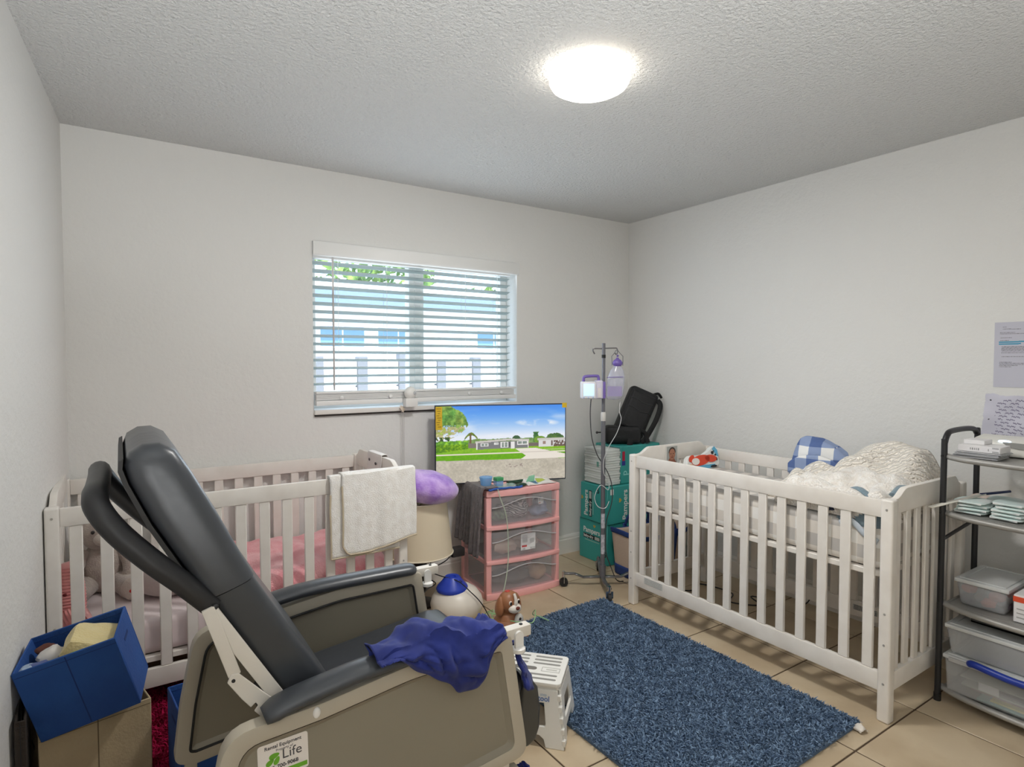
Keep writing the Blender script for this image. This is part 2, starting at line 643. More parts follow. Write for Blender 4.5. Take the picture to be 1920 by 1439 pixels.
# ------------------------------------------------------------------ window blind, every slat by itself
blind = thing('window_blind', 'white horizontal slat blind hanging in the window with slats open', 'blind', (1.56, YB + 0.02, 1.15))
BX0, BX1 = WX0 + 0.006, 2.205
YS = YB + 0.045
b = MB()
b.prism([(YB - 0.018, 1.965), (YB - 0.010, 1.965), (YB - 0.010, 2.040), (YB - 0.018, 2.046), (YB - 0.024, 2.040), (YB - 0.024, 1.975)], 'x', WX0, WX1 + 0.008)
b.box(WX0, WX0 + 0.010, YB - 0.018, YB - 0.001, 1.968, 2.040).box(WX1 - 0.002, WX1 + 0.008, YB - 0.018, YB - 0.001, 1.968, 2.040)
b.build('valance', M_FRAME, blind, bevel=0.002, seg=1)
MB().box(BX0, BX1, YB + 0.015, YB + 0.07, 1.955, 2.005).build('headrail', M_FRAME, blind, bevel=0.003, seg=1)
sm = None
NS = 16
for k in range(NS):
    z = 1.935 - k * 0.0452
    if sm is None:
        t = rad(15)
        pr = []
        for i in range(5):
            u = -0.025 + 0.0125 * i
            bow = 0.0022 * (1 - (u / 0.025) ** 2)
            pr.append((u, bow))
        lo = [(u, h - 0.0026) for u, h in reversed(pr)]
        pr = pr + lo
        pr = [(u * math.cos(t) + h * math.sin(t), -u * math.sin(t) + h * math.cos(t)) for u, h in pr]
        o = MB().prism(pr, 'x', -(BX1 - BX0) / 2, (BX1 - BX0) / 2).build('slat', M_SLAT, blind, local=True)
        sm = o.data
    else:
        o = bpy.data.objects.new('slat', sm)
        COL.objects.link(o)
        o.parent = blind
    o.location = Vector(((BX0 + BX1) / 2, YS, z)) - blind.location
# spare slats resting on the bottom rail
fl = MB().box(-(BX1 - BX0) / 2, (BX1 - BX0) / 2, -0.025, 0.025, -0.0014, 0.0014).build('slat', M_FRAME, blind, local=True)
fl.location = Vector(((BX0 + BX1) / 2, YB - 0.004, 1.170)) - blind.location
for k in range(1, 9):
    o = bpy.data.objects.new('slat', fl.data)
    COL.objects.link(o)
    o.parent = blind
    o.location = Vector(((BX0 + BX1) / 2, YB - 0.004, 1.1695 + 0.0037 * k)) - blind.location
MB().box(BX0, BX1 + 0.012, YB - 0.032, YB + 0.024, 1.138, 1.166).build('bottom_rail', M_FRAME, blind, bevel=0.004)
MB().box(BX0, BX1 + 0.012, YB - 0.030, YB + 0.05, 1.203, 1.216).build('lower_rail', M_FRAME, blind, bevel=0.003)
for x in (1.04, 1.33, 1.86, 2.10):
    b = MB().tube([(x, YS - 0.027, 1.96), (x, YS - 0.027, 1.21)], 0.0011, 5).tube([(x, YS + 0.027, 1.96), (x, YS + 0.027, 1.21)], 0.0011, 5)
    b.ball((x, YB - 0.036, 1.18), (0.013, 0.004, 0.012), 10, 6)
    b.build('ladder_cord', M_FRAME, blind)
MB().tube([(1.005, YB - 0.002, 1.965), (1.007, YB - 0.004, 1.222)], 0.0055, 8).build('tilt_wand', P('wand grey', (196, 192, 190), 0.3), blind)
b = MB().tube([(1.403, YB - 0.030, 1.118), (1.418, YB - 0.020, 1.05), (1.420, YB - 0.014, 0.72)], 0.0016, 5).tube([(1.395, YB - 0.030, 1.118), (1.404, YB - 0.020, 1.05), (1.404, YB - 0.014, 0.70)], 0.0016, 5)
b.build('pull_cord', P('cord white', (205, 200, 195), 0.7), blind)
cl = MB()
cl.hexa([(1.385, YB - 0.04, 1.105), (1.402, YB - 0.045, 1.080), (1.408, YB - 0.004, 1.082), (1.388, YB - 0.004, 1.108), (1.398, YB - 0.04, 1.122), (1.418, YB - 0.045, 1.098), (1.424, YB - 0.004, 1.100), (1.402, YB - 0.004, 1.124)])
tag(cl.build('cord_cleat', P('cleat cream', (222, 205, 185), 0.5), bevel=0.003), 'small cream cord cleat under the window sill below the round white sensor', 'cord cleat')

# round sensor on the blind's bottom rail
sen = thing('baby_monitor', 'small round white camera on a square base at the window sill', 'camera', (1.44, YB - 0.055, 1.114))
M_WP = P('white plastic', (232, 230, 226), 0.35)
MB().box(1.403, 1.480, YB - 0.085, YB - 0.036, 1.114, 1.166).build('base', M_WP, sen, bevel=0.006)
MB().ball((1.441, YB - 0.062, 1.197), (0.038, 0.028, 0.038), 24, 14).build('head', M_WP, sen)
MB().ball((1.455, YB - 0.0845, 1.197), (0.012, 0.006, 0.012), 14, 8).build('lens', P('lens grey', (190, 192, 194), 0.15), sen)

# ------------------------------------------------------------------ ceiling light
cl = thing('ceiling_light', 'round white flush ceiling light, lit', 'ceiling light', (LAMP_X, LAMP_Y, CH - 0.07))
MB().lathe([(0.118, CH - 0.022), (0.118, CH)], (LAMP_X, LAMP_Y, 0), 40).build('base', M_TRIM, cl)
m = P('lamp diffuser', (250, 248, 244), 0.4, emit=((255, 246, 232), 6.5))
MB().lathe([(0.02, CH - 0.072), (0.08, CH - 0.070), (0.12, CH - 0.064), (0.138, CH - 0.054), (0.146, CH - 0.040), (0.146, CH - 0.030), (0.140, CH - 0.022)], (LAMP_X, LAMP_Y, 0), 48).build('diffuser', m, cl)
hl = thing('added_hall_light', 'round white ceiling light added in the unseen hallway behind the doorway', 'ceiling light', (0.3, -1.9, CH - 0.06))  # unseen lamp, added to send light in through the doorway
MB().lathe([(0.12, CH - 0.06), (0.14, CH - 0.04), (0.12, CH)], (0.3, -1.9, 0), 32).build('diffuser', m, hl)

# ------------------------------------------------------------------ the yard seen through the blind
YG = YB + T
struct(MB().box(-6, 22, YG, 30, -0.25, -0.15).build('ground', P('pale concrete yard', (214, 208, 198), 0.9), smooth=0))
# white panel fence with grey posts
fen = thing('yard_fence', 'white block garden fence with grey posts outside the window', 'fence', (3.2, 7.0, -0.15))
M_FW = P('fence white', (244, 244, 244), 0.8)
M_FP = P('fence post grey', (128, 130, 136), 0.9)
x = 0.4
bm_ = None
while x < 7.0:
    for r, z in enumerate((-0.14, 0.17, 0.48, 0.79, 1.10)):
        w = 0.40
        MB().box(x, x + w, 7.0, 7.09, z, z + 0.29).build('panel', M_FW, fen, bevel=0.01, seg=1, smooth=0)
    MB().box(x + 0.405, x + 0.525, 6.98, 7.10, -0.15, 1.40 + 0.05 * (int(x * 7) % 3)).build('post', M_FP, fen, bevel=0.006, seg=1, smooth=0)
    x += 0.53
# neighbour's house
HY = 14.0
hs = thing('neighbour_house', 'low white house with a blue-grey eave across the yard', 'house', (6.0, HY + 3, -0.15))
MB().box(0.2, 12, HY, HY + 6, -0.15, 2.75).build('wall', P('house stucco', (236, 238, 240), 0.9), hs, smooth=0)
MB().hexa([(-0.3, HY - 0.8, 2.66), (12.5, HY - 0.8, 2.66), (12.5, HY + 3, 2.9), (-0.3, HY + 3, 2.9), (-0.3, HY - 0.8, 2.98), (12.5, HY - 0.8, 2.98), (12.5, HY + 3, 3.7), (-0.3, HY + 3, 3.7)]).build('roof', P('house roof pale', (232, 232, 230), 0.8), hs, smooth=0)
MB().box(-0.3, 12.5, HY - 0.84, HY - 0.80, 2.62, 3.00).build('fascia', P('fascia blue grey', (120, 140, 165), 0.6), hs, smooth=0)
M_HG = P('house glass', (110, 150, 190), 0.1)
for wx, n in ((3.85, 2), (5.25, 2), (8.05, 2)):
    fr = MB().box(wx, wx + 1.15, HY - 0.04, HY + 0.02, 1.72, 2.26).build('window', M_FW, hs, smooth=0)
    for q in range(2):
        for r in range(2):
            MB().box(wx + 0.05 + 0.54 * q, wx + 0.55 + 0.54 * q, HY - 0.05, HY - 0.035, 1.76 + 0.24 * r, 1.98 + 0.24 * r).build('pane', M_HG, fr, smooth=0)
# trees above the roof
M_LEAF = P('tree leaves', (70, 110, 50), 0.8, col2=(150, 180, 90), vscale=3)
M_BARK = P('bark', (95, 80, 66), 0.9)
rs = random.Random(4)
for q, (tx, ty, tz, r, lab) in enumerate(((3.6, 21, 4.7, 2.0, 'broad green tree behind the left end of the pale roof'), (8.6, 22, 4.4, 1.7, 'green tree behind the middle of the pale roof'), (13.2, 22, 3.6, 1.3, 'smaller green tree behind the right end of the pale roof'))):
    tr = thing('tree', lab, 'tree', (tx, ty, -0.15), group='trees beyond the house')
    MB().tube([(tx, ty, -0.15), (tx + 0.1, ty, 1.6), (tx, ty, tz)], [0.25, 0.18, 0.08], 8).build('trunk', M_BARK, tr)
    b = MB()
    for k in range(420):
        d = Vector((rs.gauss(0, 1), rs.gauss(0, 1), rs.gauss(0, 0.8))).normalized() * r * (0.55 + 0.5 * rs.random())
        c = Vector((tx, ty, tz)) + Vector((d.x * 1.3, d.y, d.z * 0.75))
        u = Vector((rs.gauss(0, 1), rs.gauss(0, 1), rs.gauss(0, 1))).normalized() * 0.26
        w = u.cross(Vector((rs.gauss(0, 1), rs.gauss(0, 1), rs.gauss(0, 1)))).normalized() * 0.12
        b.add([c - u, c + w, c + u, c - w], [(0, 1, 2, 3)])
    tag(b.build('foliage', M_LEAF, tr, smooth=0, recalc=False), kind='stuff')
# ------------------------------------------------------------------ cribs
M_CRIB = P('crib white paint', (232, 227, 220), 0.42, col2=(224, 218, 210), vscale=9)
CL, CW = 1.385, 0.67
def crib(label, loc, rotz, sup):
    """Local frame: x along the length, y from the front to the back, origin on the floor at the front-left post."""
    t = thing('crib', label, 'crib', loc, rotz, 'white slatted cribs')
    pw = 0.044
    for px in (0, CL - pw):
        for py in (0, CW - pw):
            MB().box(px, px + pw, py, py + pw, 0, 0.858).build('post', M_CRIB, t, bevel=0.008, seg=3, local=True)
    for py in (0.011, CW - 0.033):
        MB().box(pw, CL - pw, py, py + 0.022, 0.785, 0.852).build('top_rail', M_CRIB, t, bevel=0.004, local=True)
        MB().box(pw, CL - pw, py, py + 0.022, 0.112, 0.186).build('bottom_rail', M_CRIB, t, bevel=0.004, local=True)
    sl = None
    pitch = (CL - 2 * pw) / 14.0
    for py in (0.015, CW - 0.029):
        for k in range(14):
            if sl is None:
                o = MB().box(-0.0205, 0.0205, 0, 0.014, 0, 0.60).build('slat', M_CRIB, t, bevel=0.003, seg=1, local=True)
                sl = o.data
            else:
                o = bpy.data.objects.new('slat', sl); COL.objects.link(o); o.parent = t
            o.location = (pw + pitch * (k + 0.5), py, 0.186)
    # end panels: top rail swelling up between the posts
    prof = [(pw, 0.858)] + [(pw + 0.012 + 0.085 * i / 6, 0.858 + 0.034 * (0.5 - 0.5 * math.cos(PI * i / 6))) for i in range(7)]
    prof += [(CW - pw - 0.055 + 0.055 * i / 6, 0.858 + 0.034 * (0.5 + 0.5 * math.cos(PI * i / 6))) for i in range(7)]
    poly = [(pw, 0.80)] + prof + [(CW - pw, 0.80)]
    es = None
    for px in (0.010, CL - 0.034):
        MB().prism(poly, 'x', px, px + 0.024).build('end_rail', M_CRIB, t, bevel=0.004, local=True)
        MB().box(px, px + 0.024, pw, CW - pw, 0.112, 0.186).build('end_bottom_rail', M_CRIB, t, bevel=0.004, local=True)
        for k in range(7):
            if es is None:
                o = MB().box(0, 0.014, -0.019, 0.019, 0, 0.616).build('end_slat', M_CRIB, t, bevel=0.003, seg=1, local=True)
                es = o.data
            else:
                o = bpy.data.objects.new('end_slat', es); COL.objects.link(o); o.parent = t
            o.location = (px + 0.005, pw + (CW - 2 * pw) * (k + 0.5) / 7, 0.186)
    # mattress support: rim and slats
    out = []
    x0, x1, y0, y1 = 0.05, CL - 0.05, 0.032, CW - 0.04
    r = 0.04
    for cx, cy, a in ((x1 - r, y1 - r, 0), (x0 + r, y1 - r, 90), (x0 + r, y0 + r, 180), (x1 - r, y0 + r, 270)):
        out += arc(cx, cy, r, a, a + 90, 4)
    MB().ring(out, inset(out, 0.03), 'z', sup - 0.018, sup + 0.006).build('mattress_support', M_CRIB, t, bevel=0.003, seg=1, local=True)
    ss = None
    for k in range(9):
        if ss is None:
            o = MB().box(-0.03, 0.03, y0 + 0.02, y1 - 0.02, sup - 0.006, sup + 0.004).build('support_slat', M_CRIB, t, smooth=0, local=True)
            ss = o.data
        else:
            o = bpy.data.objects.new('support_slat', ss); COL.objects.link(o); o.parent = t
        o.location = (x0 + 0.08 + (x1 - x0 - 0.16) * k / 8, 0, 0)
    bo = None
    for px in (0.022, CL - 0.022):
        for z in (0.15, 0.82, 0.30, 0.42):
            if bo is None:
                o = MB().tube([(0, 0.001, 0), (0, -0.0015, 0)], 0.0045, 8).build('bolt', P('bolt', (186, 182, 176), 0.35, 0.5), t, local=True)
                bo = o.data
            else:
                o = bpy.data.objects.new('bolt', bo); COL.objects.link(o); o.parent = t
            o.location = (px, 0.0, z)
    return t
LCX, LCY = -0.234, 2.652
cribL = crib('white slatted crib by the window wall, low mattress, pink blanket and plush toys inside', (LCX, LCY, 0), rad(0.4), 0.222)
RCX, RCY = 2.408, 2.442
cribR = crib('white slatted crib by the plain right wall, high checked mattress heaped with blankets', (RCX, RCY, 0), rad(-90), 0.562)
# warning label on the right crib's bottom rail
def fn_label(U, V):
    row = ((V * 6).astype(int) % 2)
    tx = (np.sin(U * 190) * np.sin(U * 61 + 5 * (V * 6).astype(int)) > -0.3) & (np.abs((V * 6) % 1 - 0.5) < 0.28) & (U > .04) & (U < .96)
    c = np.where(tx, 120, 206)
    return c, c, np.where(tx, 122, 200)
M_PRINT = vcol_mat('printed paper', 0.6)
panel('warning_label', cribR, (0.115, 0.0095, 0.180), (1, 0, 0), (0, 0, -1), 0.135, 0.034, 90, 18, fn_label, M_PRINT)
panel('warning_label', cribR, (0.93, CW - 0.0345, 0.170), (1, 0, 0), (0, 0, -1), 0.12, 0.026, 90, 12, fn_label, M_PRINT)

# mattresses
M_SHEET = P('white cotton sheet', (226, 212, 212), 0.85, bump=0.5, bscale=9, sheen=0.2)
M_CHECK = gingham_mat('grey beige gingham', (242, 240, 236), (220, 214, 206), (188, 184, 180), 0.105)
mt = MB().box(LCX + 0.055, LCX + CL - 0.055, LCY + 0.045, LCY + CW - 0.05, 0.229, 0.375).build('crib_mattress', M_SHEET, bevel=0.035, seg=4)
tag(mt, 'thin white-sheeted mattress lying low in the left crib', 'mattress')
mt = MB().box(RCX + 0.042, RCX + CW - 0.045, RCY - CL + 0.05, RCY - 0.05, 0.569, 0.745).build('crib_mattress', M_CHECK, bevel=0.035, seg=4)
tag(mt, 'mattress in grey and white gingham sheet, high in the right crib', 'mattress')

# pink fleece blanket on the right half of the left crib's mattress
M_PINK = P('pink fleece', (232, 150, 158), 0.95, col2=(244, 184, 188), vscale=14, bump=0.6, bscale=140, sheen=0.5)
def f(u, v):
    x = 0.30 + 0.80 * u
    y = LCY + 0.055 + 0.555 * v
    e = min(u / 0.05, (1 - u) / 0.05, v / 0.06, (1 - v) / 0.06, 1.0)
    z = 0.376 + 0.055 * max(e, 0) ** 0.5 + 0.02 * nz(x * 7, y * 7, 3) + 0.02 * nz(x * 17, y * 3, 8)
    return (x + 0.01 * nz(y * 9, 2), y, z + 0.04 * v)
bl = MB().grid(f, 60, 44).build('pink_blanket', M_PINK, solid=0.012)
tag(bl, 'pink fleece blanket spread over the right half of the low crib mattress', 'blanket')

# grey teddy bear with red paw marks
M_BEAR = P('grey plush', (164, 150, 142), 0.95, col2=(182, 170, 160), vscale=30, bump=0.5, bscale=160, sheen=0.4)
M_BEARL = P('pale plush', (196, 184, 174), 0.95, bump=0.4, bscale=160, sheen=0.4)
M_RED = P('red embroidery', (198, 44, 40), 0.7)
bx, by, bz = -0.075, 3.13, 0.378
be = thing('teddy_bear', 'grey plush teddy bear with red paw marks sitting at the crib wall end', 'teddy bear', (bx, by, bz))
MB().ball((bx, by, bz + 0.11), (0.085, 0.075, 0.115), 22, 14).build('body', M_BEAR, be)
hd = MB().ball((bx + 0.005, by - 0.015, bz + 0.265), (0.088, 0.08, 0.078), 22, 14).build('head', M_BEAR, be)
MB().ball((bx + 0.01, by - 0.085, bz + 0.25), (0.042, 0.03, 0.032), 16, 10).build('muzzle', M_BEARL, be)
MB().ball((bx + 0.01, by - 0.113, bz + 0.262), (0.012, 0.008, 0.008), 10, 6).build('nose', P('black stud', (30, 26, 26), 0.3), be)
for s in (-1, 1):
    MB().ball((bx + s * 0.07, by, bz + 0.335), (0.032, 0.016, 0.032), 14, 8).build('ear', M_BEAR, be)
    MB().ball((bx + s * 0.032, by - 0.086, bz + 0.283), 0.008, 8, 6).build('eye', MATS['black stud'], be)
    MB().tube(spline([(bx + s * 0.07, by - 0.01, bz + 0.185), (bx + s * 0.105, by - 0.06, bz + 0.12), (bx + s * 0.10, by - 0.10, bz + 0.07)], 4), [0.034] * 4 + [0.036] * 4 + [0.03], 12).build('arm', M_BEAR, be)
    MB().tube(spline([(bx + s * 0.05, by - 0.02, bz + 0.048), (bx + s * 0.085, by - 0.12, bz + 0.046), (bx + s * 0.105, by - 0.185, bz + 0.048)], 4), [0.044] * 4 + [0.046] * 4 + [0.04], 14).build('leg', M_BEAR, be)
    ft = MB().ball((bx + s * 0.107, by - 0.195, bz + 0.052), (0.045, 0.028, 0.05), 16, 10).build('foot', M_BEARL, be)
    MB().ball((bx + s * 0.107, by - 0.222, bz + 0.05), (0.016, 0.004, 0.010), 10, 6).build('paw_mark', M_RED, ft)

# pink ribbed plush toy
M_RIB = P('pink ribbed plush', (224, 146, 146), 0.9, col2=(234, 164, 160), vscale=20, sheen=0.4)
pk = thing('plush_toy', 'pink ribbed plush toy propped in the front corner of the left crib', 'plush toy', (-0.165, 2.775, 0.378))
prof = [(0.01, 0.372)]
for i in range(41):
    t = i / 40
    prof.append(((0.044 + 0.008 * math.sin(t * 3)) * (1 - 0.25 * t * t) + 0.0022 * math.cos(i * PI), 0.372 + 0.235 * t))
prof += [(0.026, 0.617), (0.008, 0.62)]
MB().lathe(prof, (-0.172, 2.785, 0), 20).build('neck', M_RIB, pk)
MB().lathe([(r * 0.95, z - 0.5) for r, z in prof[:24]], (-0.125, 2.745, 0.434), 16, Matrix.Rotation(rad(62), 4, 'Y')).build('leg', M_RIB, pk)
b = MB()
lump(b, (-0.155, 2.742, 0.412), (0.034, 0.022, 0.034), 3, 0.2)
b.build('tuft', P('pale pink curly plush', (232, 172, 170), 0.95, bump=0.8, bscale=120), pk)
MB().ball((-0.185, 2.741, 0.512), (0.008, 0.005, 0.006), 8, 6).build('eye', P('dark red stud', (120, 34, 36), 0.5), pk)

# grey round cushion half hidden behind the recliner
def fn(p, d):
    return p * (1 + 0.05 * noise.noise(d * 2.2))
cu = MB().ball((0.20, 2.95, 0.462), (0.155, 0.12, 0.085), 30, 16, Matrix.Rotation(rad(-12), 4, 'Y'), fn).build('cushion', P('grey velour', (182, 170, 166), 0.9, bump=0.3, bscale=30, sheen=0.4))
tag(cu, 'grey round cushion lying in the middle of the low white crib mattress', 'cushion')

# white towel folded over the left crib's front rail
M_TOWEL = P('white terry', (246, 244, 240), 0.95, col2=(238, 234, 228), vscale=30, bump=0.5, bscale=220, sheen=0.3)
M_HEM = P('beige hem', (198, 184, 160), 0.9)
RY = LCY + 0.022
def drape(x0, x1, zf, zb, off, seed, fold=0.012):
    top = 0.857 + off
    def f(u, v):
        x = x0 + (x1 - x0) * u
        lf = top - zf(u); lb = top - zb
        arcl = 0.04
        s = v * (lf + arcl + lb)
        wob = fold * (nz(x * 9, seed, 0) + 0.6 * nz(x * 23, seed, 4))
        if s < lf:
            h = (lf - s) / lf
            y = RY - 0.0165 - off - (wob + 0.004) * min(h * 2.2, 1) * 0.9 - 0.008 * h
            z = zf(u) + s
        elif s < lf + arcl:
            a = (s - lf) / arcl * PI
            y = RY - (0.0165 + off) * math.cos(a)
            z = top + 0.006 * math.sin(a)
        else:
            q = s - lf - arcl
            y = RY + 0.0165 + off + wob * 0.3
            z = top - q
        return (x + 0.006 * nz(z * 8, seed + 9), y, z)
    return f
tw = thing('towel', 'white towel with beige hem folded over the front rail of the left crib', 'towel', (1.0, RY, 0.5))
zu = lambda u: 0.495 + 0.0 * u
zo = lambda u: 0.505 + 0.045 * max(0, (u - 0.35) / 0.65) + 0.04 * max(0, 0.06 - u) / 0.06
fu = drape(0.775, 1.10, zu, 0.58, 0.004, 1)
fo = drape(0.828, 1.185, zo, 0.58, 0.012, 5)
MB().grid(fu, 30, 46).build('under_layer', M_TOWEL, tw, solid=0.006)
MB().grid(fo, 36, 46).build('upper_layer', M_TOWEL, tw, solid=0.006)
for fq, n0 in ((fu, 'hem'), (fo, 'hem')):
    pts = [fq(0.0, 0.42 - 0.42 * i / 14) for i in range(15)] + [fq(i / 22, 0.0) for i in range(1, 23)]
    pts = [(p[0], p[1] - 0.003, p[2]) for p in pts]
    MB().tube(pts, 0.0042, 6).build('hem', M_HEM, tw)

# white cloth strip over the left crib's right end rail
def f(u, v):
    y = 2.90 + 0.20 * u + 0.015 * nz(v * 4, 3)
    s = v * 0.36
    x0 = LCX + CL - 0.022
    if s < 0.15:
        return (x0 - 0.018 - 0.004 * nz(y * 20, s * 9), y, 0.897 - 0.15 + s)
    if s < 0.19:
        a = (s - 0.15) / 0.04 * PI
        return (x0 - 0.018 * math.cos(a), y, 0.899 + 0.004 * math.sin(a))
    return (x0 + 0.018, y, 0.897 - (s - 0.19))
ec = thing('cloth_strap', 'white baby cloth with dark print hung over the end rail of the left crib', 'cloth', (LCX + CL - 0.02, 3.0, 0.75))
MB().grid(f, 20, 30).build('cloth', P('white muslin', (228, 224, 220), 0.9), ec, solid=0.003)
b = MB()
for (y, z) in ((2.95, 0.79), (3.0, 0.80), (3.05, 0.78), (2.97, 0.85), (3.06, 0.86)):
    b.ball((LCX + CL - 0.0455, y, z), (0.002, 0.012, 0.008), 8, 6)
b.build('print', P('dark print', (96, 88, 92), 0.9), ec)

# ------------------------------------------------------------------ inside the right crib
# photo card on the far end rail
def fn_photo(U, V):
    r = np.full_like(U, 168.0); g = np.full_like(U, 170.0); b_ = np.full_like(U, 166.0)
    def put(m, c):
        r[m], g[m], b_[m] = c
    put((V > 0.62) & (np.abs(U - 0.48) < 0.20 + (V - 0.62) * 0.9), (150, 96, 78))
    put(((U - 0.52) / 0.33) ** 2 + ((V - 0.30) / 0.25) ** 2 < 1, (70, 60, 54))
    put(((U - 0.52) / 0.29) ** 2 + ((V - 0.44) / 0.30) ** 2 < 1, (176, 124, 100))
    put(((U - 0.41) / 0.05) ** 2 + ((V - 0.40) / 0.025) ** 2 < 1, (50, 36, 32))
    put(((U - 0.64) / 0.05) ** 2 + ((V - 0.40) / 0.025) ** 2 < 1, (50, 36, 32))
    put(((U - 0.525) / 0.05) ** 2 + ((V - 0.50) / 0.03) ** 2 < 1, (150, 100, 80))
    put(((U - 0.525) / 0.11) ** 2 + ((V - 0.59) / 0.03) ** 2 < 1, (126, 62, 58))
    return r, g, b_
pc = thing('photo_card', 'small photo of a smiling child fixed to the far end rail of the crib', 'photo', (2.72, RCY - 0.036, 0.772))
MB().box(2.669, 2.771, RCY - 0.0395, RCY - 0.0365, 0.770, 0.884).build('card', P('card', (226, 222, 216), 0.5), pc, smooth=0)
panel('print', pc, (2.675, RCY - 0.040, 0.882), (1, 0, 0), (0, 0, -1), 0.09, 0.11, 48, 60, fn_photo, M_PRINT, local=False)

# soft crab book
cb = thing('crab_book', 'white soft book with a red crab standing on the checked mattress', 'baby book', (2.868, 2.285, 0.748), rad(2))
TL = Matrix.Rotation(rad(-14), 4, 'X')
def cp(x, z): return (x, z)
def slab(poly, d0, d1, name, m, par):
    b = MB()
    b.prism(poly, 'y', d0, d1)
    b.v = [TL @ p for p in b.v]
    return b.build(name, m, par, local=True, bevel=0.0, smooth=0)
def oval(cx, cz, rx, rz, n=18, rot=0):
    c, s = math.cos(rad(rot)), math.sin(rad(rot))
    return [(cx + rx * math.cos(2 * PI * i / n) * c - rz * math.sin(2 * PI * i / n) * s, cz + rx * math.cos(2 * PI * i / n) * s + rz * math.sin(2 * PI * i / n) * c) for i in range(n)]
body = [(-0.15, 0.0), (0.10, 0.0), (0.15, 0.02), (0.155, 0.09), (0.145, 0.118), (0.13, 0.128), (0.105, 0.12), (0.08, 0.105), (0.02, 0.085), (-0.10, 0.09), (-0.13, 0.075), (-0.15, 0.03)]
slab(body, 0.0, 0.03, 'page', P('book white', (232, 234, 232), 0.6), cb)
slab([(-0.148, 0.003), (0.09, 0.003), (0.11, 0.022), (-0.02, 0.026), (-0.148, 0.014)], -0.002, 0.0, 'sea', P('book blue', (96, 178, 214), 0.6), cb)
slab([(0.105, 0.112), (0.13, 0.126), (0.152, 0.10), (0.152, 0.062), (0.135, 0.07)], -0.002, 0.0, 'sky', MATS['book blue'], cb)
crab = slab(oval(-0.02, 0.055, 0.085, 0.030, 22, 4), -0.004, -0.001, 'crab', P('crab orange', (224, 74, 44), 0.6), cb)
slab(oval(0.075, 0.058, 0.055, 0.022, 18, -6), -0.004, -0.001, 'claw', MATS['crab orange'], cb)
slab(oval(-0.10, 0.072, 0.028, 0.016, 14, 30), -0.004, -0.001, 'claw', MATS['crab orange'], cb)
slab(oval(-0.07, 0.052, 0.034, 0.020), -0.006, -0.004, 'belly', P('belly white', (236, 232, 226), 0.5), cb)
slab(oval(-0.12, 0.028, 0.022, 0.012), -0.004, -0.001, 'starfish', P('book yellow', (240, 178, 88), 0.6), cb)
bb = MB()
for (cx, cz, rx, rz) in ((0.09, 0.010, 0.03, 0.008), (-0.13, 0.008, 0.02, 0.006), (0.10, 0.090, 0.012, 0.010), (0.125, 0.075, 0.008, 0.006), (0.13, 0.05, 0.007, 0.010), (0.115, 0.098, 0.004, 0.004)):
    bb.prism(oval(cx, cz, rx, rz, 10), 'y', -0.0035, -0.001)
bb.v = [TL @ p for p in bb.v]
bb.build('ink_marks', P('book black', (36, 38, 44), 0.6), cb, local=True, smooth=0)

# blue gingham pillow leaning on the back rail
M_BLUEG = gingham_mat('blue gingham', (230, 230, 228), (140, 156, 190), (88, 108, 156), 0.11, axes=(0, 2), offs=(0.02, 0, 0.01), bump=0.5)
def fn(p, d):
    q = Vector((p.x, p.y, p.z))
    q *= 1 + 0.18 * noise.noise(d * 2.0 + Vector((3, 1, 4)))
    q.z -= 0.10 * d.x * d.x - 0.02
    return q
gp = thing('gingham_pillow', 'blue and white gingham pillow leaning on the crib back rail', 'pillow', (2.935, 1.64, 0.752), rad(-78))
b = MB().ball((0, 0, 0.13), (0.155, 0.075, 0.105), 30, 18, Matrix.Rotation(rad(-16), 4, 'Y'), fn)
b.build('cover', M_BLUEG, gp, local=True)
def f(u, v):
    a = PI * (0.15 + 0.7 * u)
    return (-0.14 * math.cos(a) + 0.01, -0.075 - 0.02 * math.sin(a), 0.05 + 0.10 * math.sin(a) * (0.4 + 0.6 * v) + 0.02 * v)
MB().grid(f, 20, 6).build('frill', M_BLUEG, gp, local=True, solid=0.012)

# cream ribbed blanket heaped along the back
M_CREAM = P('cream quilt', (246, 238, 226), 0.95, sheen=0.3)
nt = M_CREAM.node_tree
tc = nt.nodes.new('ShaderNodeTexCoord'); wv = nt.nodes.new('ShaderNodeTexWave')
wv.inputs['Scale'].default_value = 17; wv.inputs['Distortion'].default_value = 5.0; wv.inputs['Detail'].default_value = 2.0; wv.inputs['Detail Scale'].default_value = 2.5
wv.bands_direction = 'DIAGONAL'
bp = nt.nodes.new('ShaderNodeBump'); bp.inputs['Strength'].default_value = 0.9; bp.inputs['Distance'].default_value = 0.012
nt.links.new(tc.outputs['Object'], wv.inputs['Vector']); nt.links.new(wv.outputs['Fac'], bp.inputs['Height'])
nt.links.new(bp.outputs['Normal'], nt.nodes['Principled BSDF'].inputs['Normal'])
M_SHERPA = P('white sherpa', (250, 246, 240), 0.98, col2=(240, 232, 222), vscale=40, bump=1.0, bscale=130, sheen=0.4)
M_BGREY = P('blue grey fleece', (120, 140, 150), 0.9, col2=(104, 124, 136), vscale=20, bump=0.4, bscale=60, sheen=0.3)
def sstep(a, b_, x):
    t = min(max((x - a) / (b_ - a), 0), 1)
    return t * t * (3 - 2 * t)
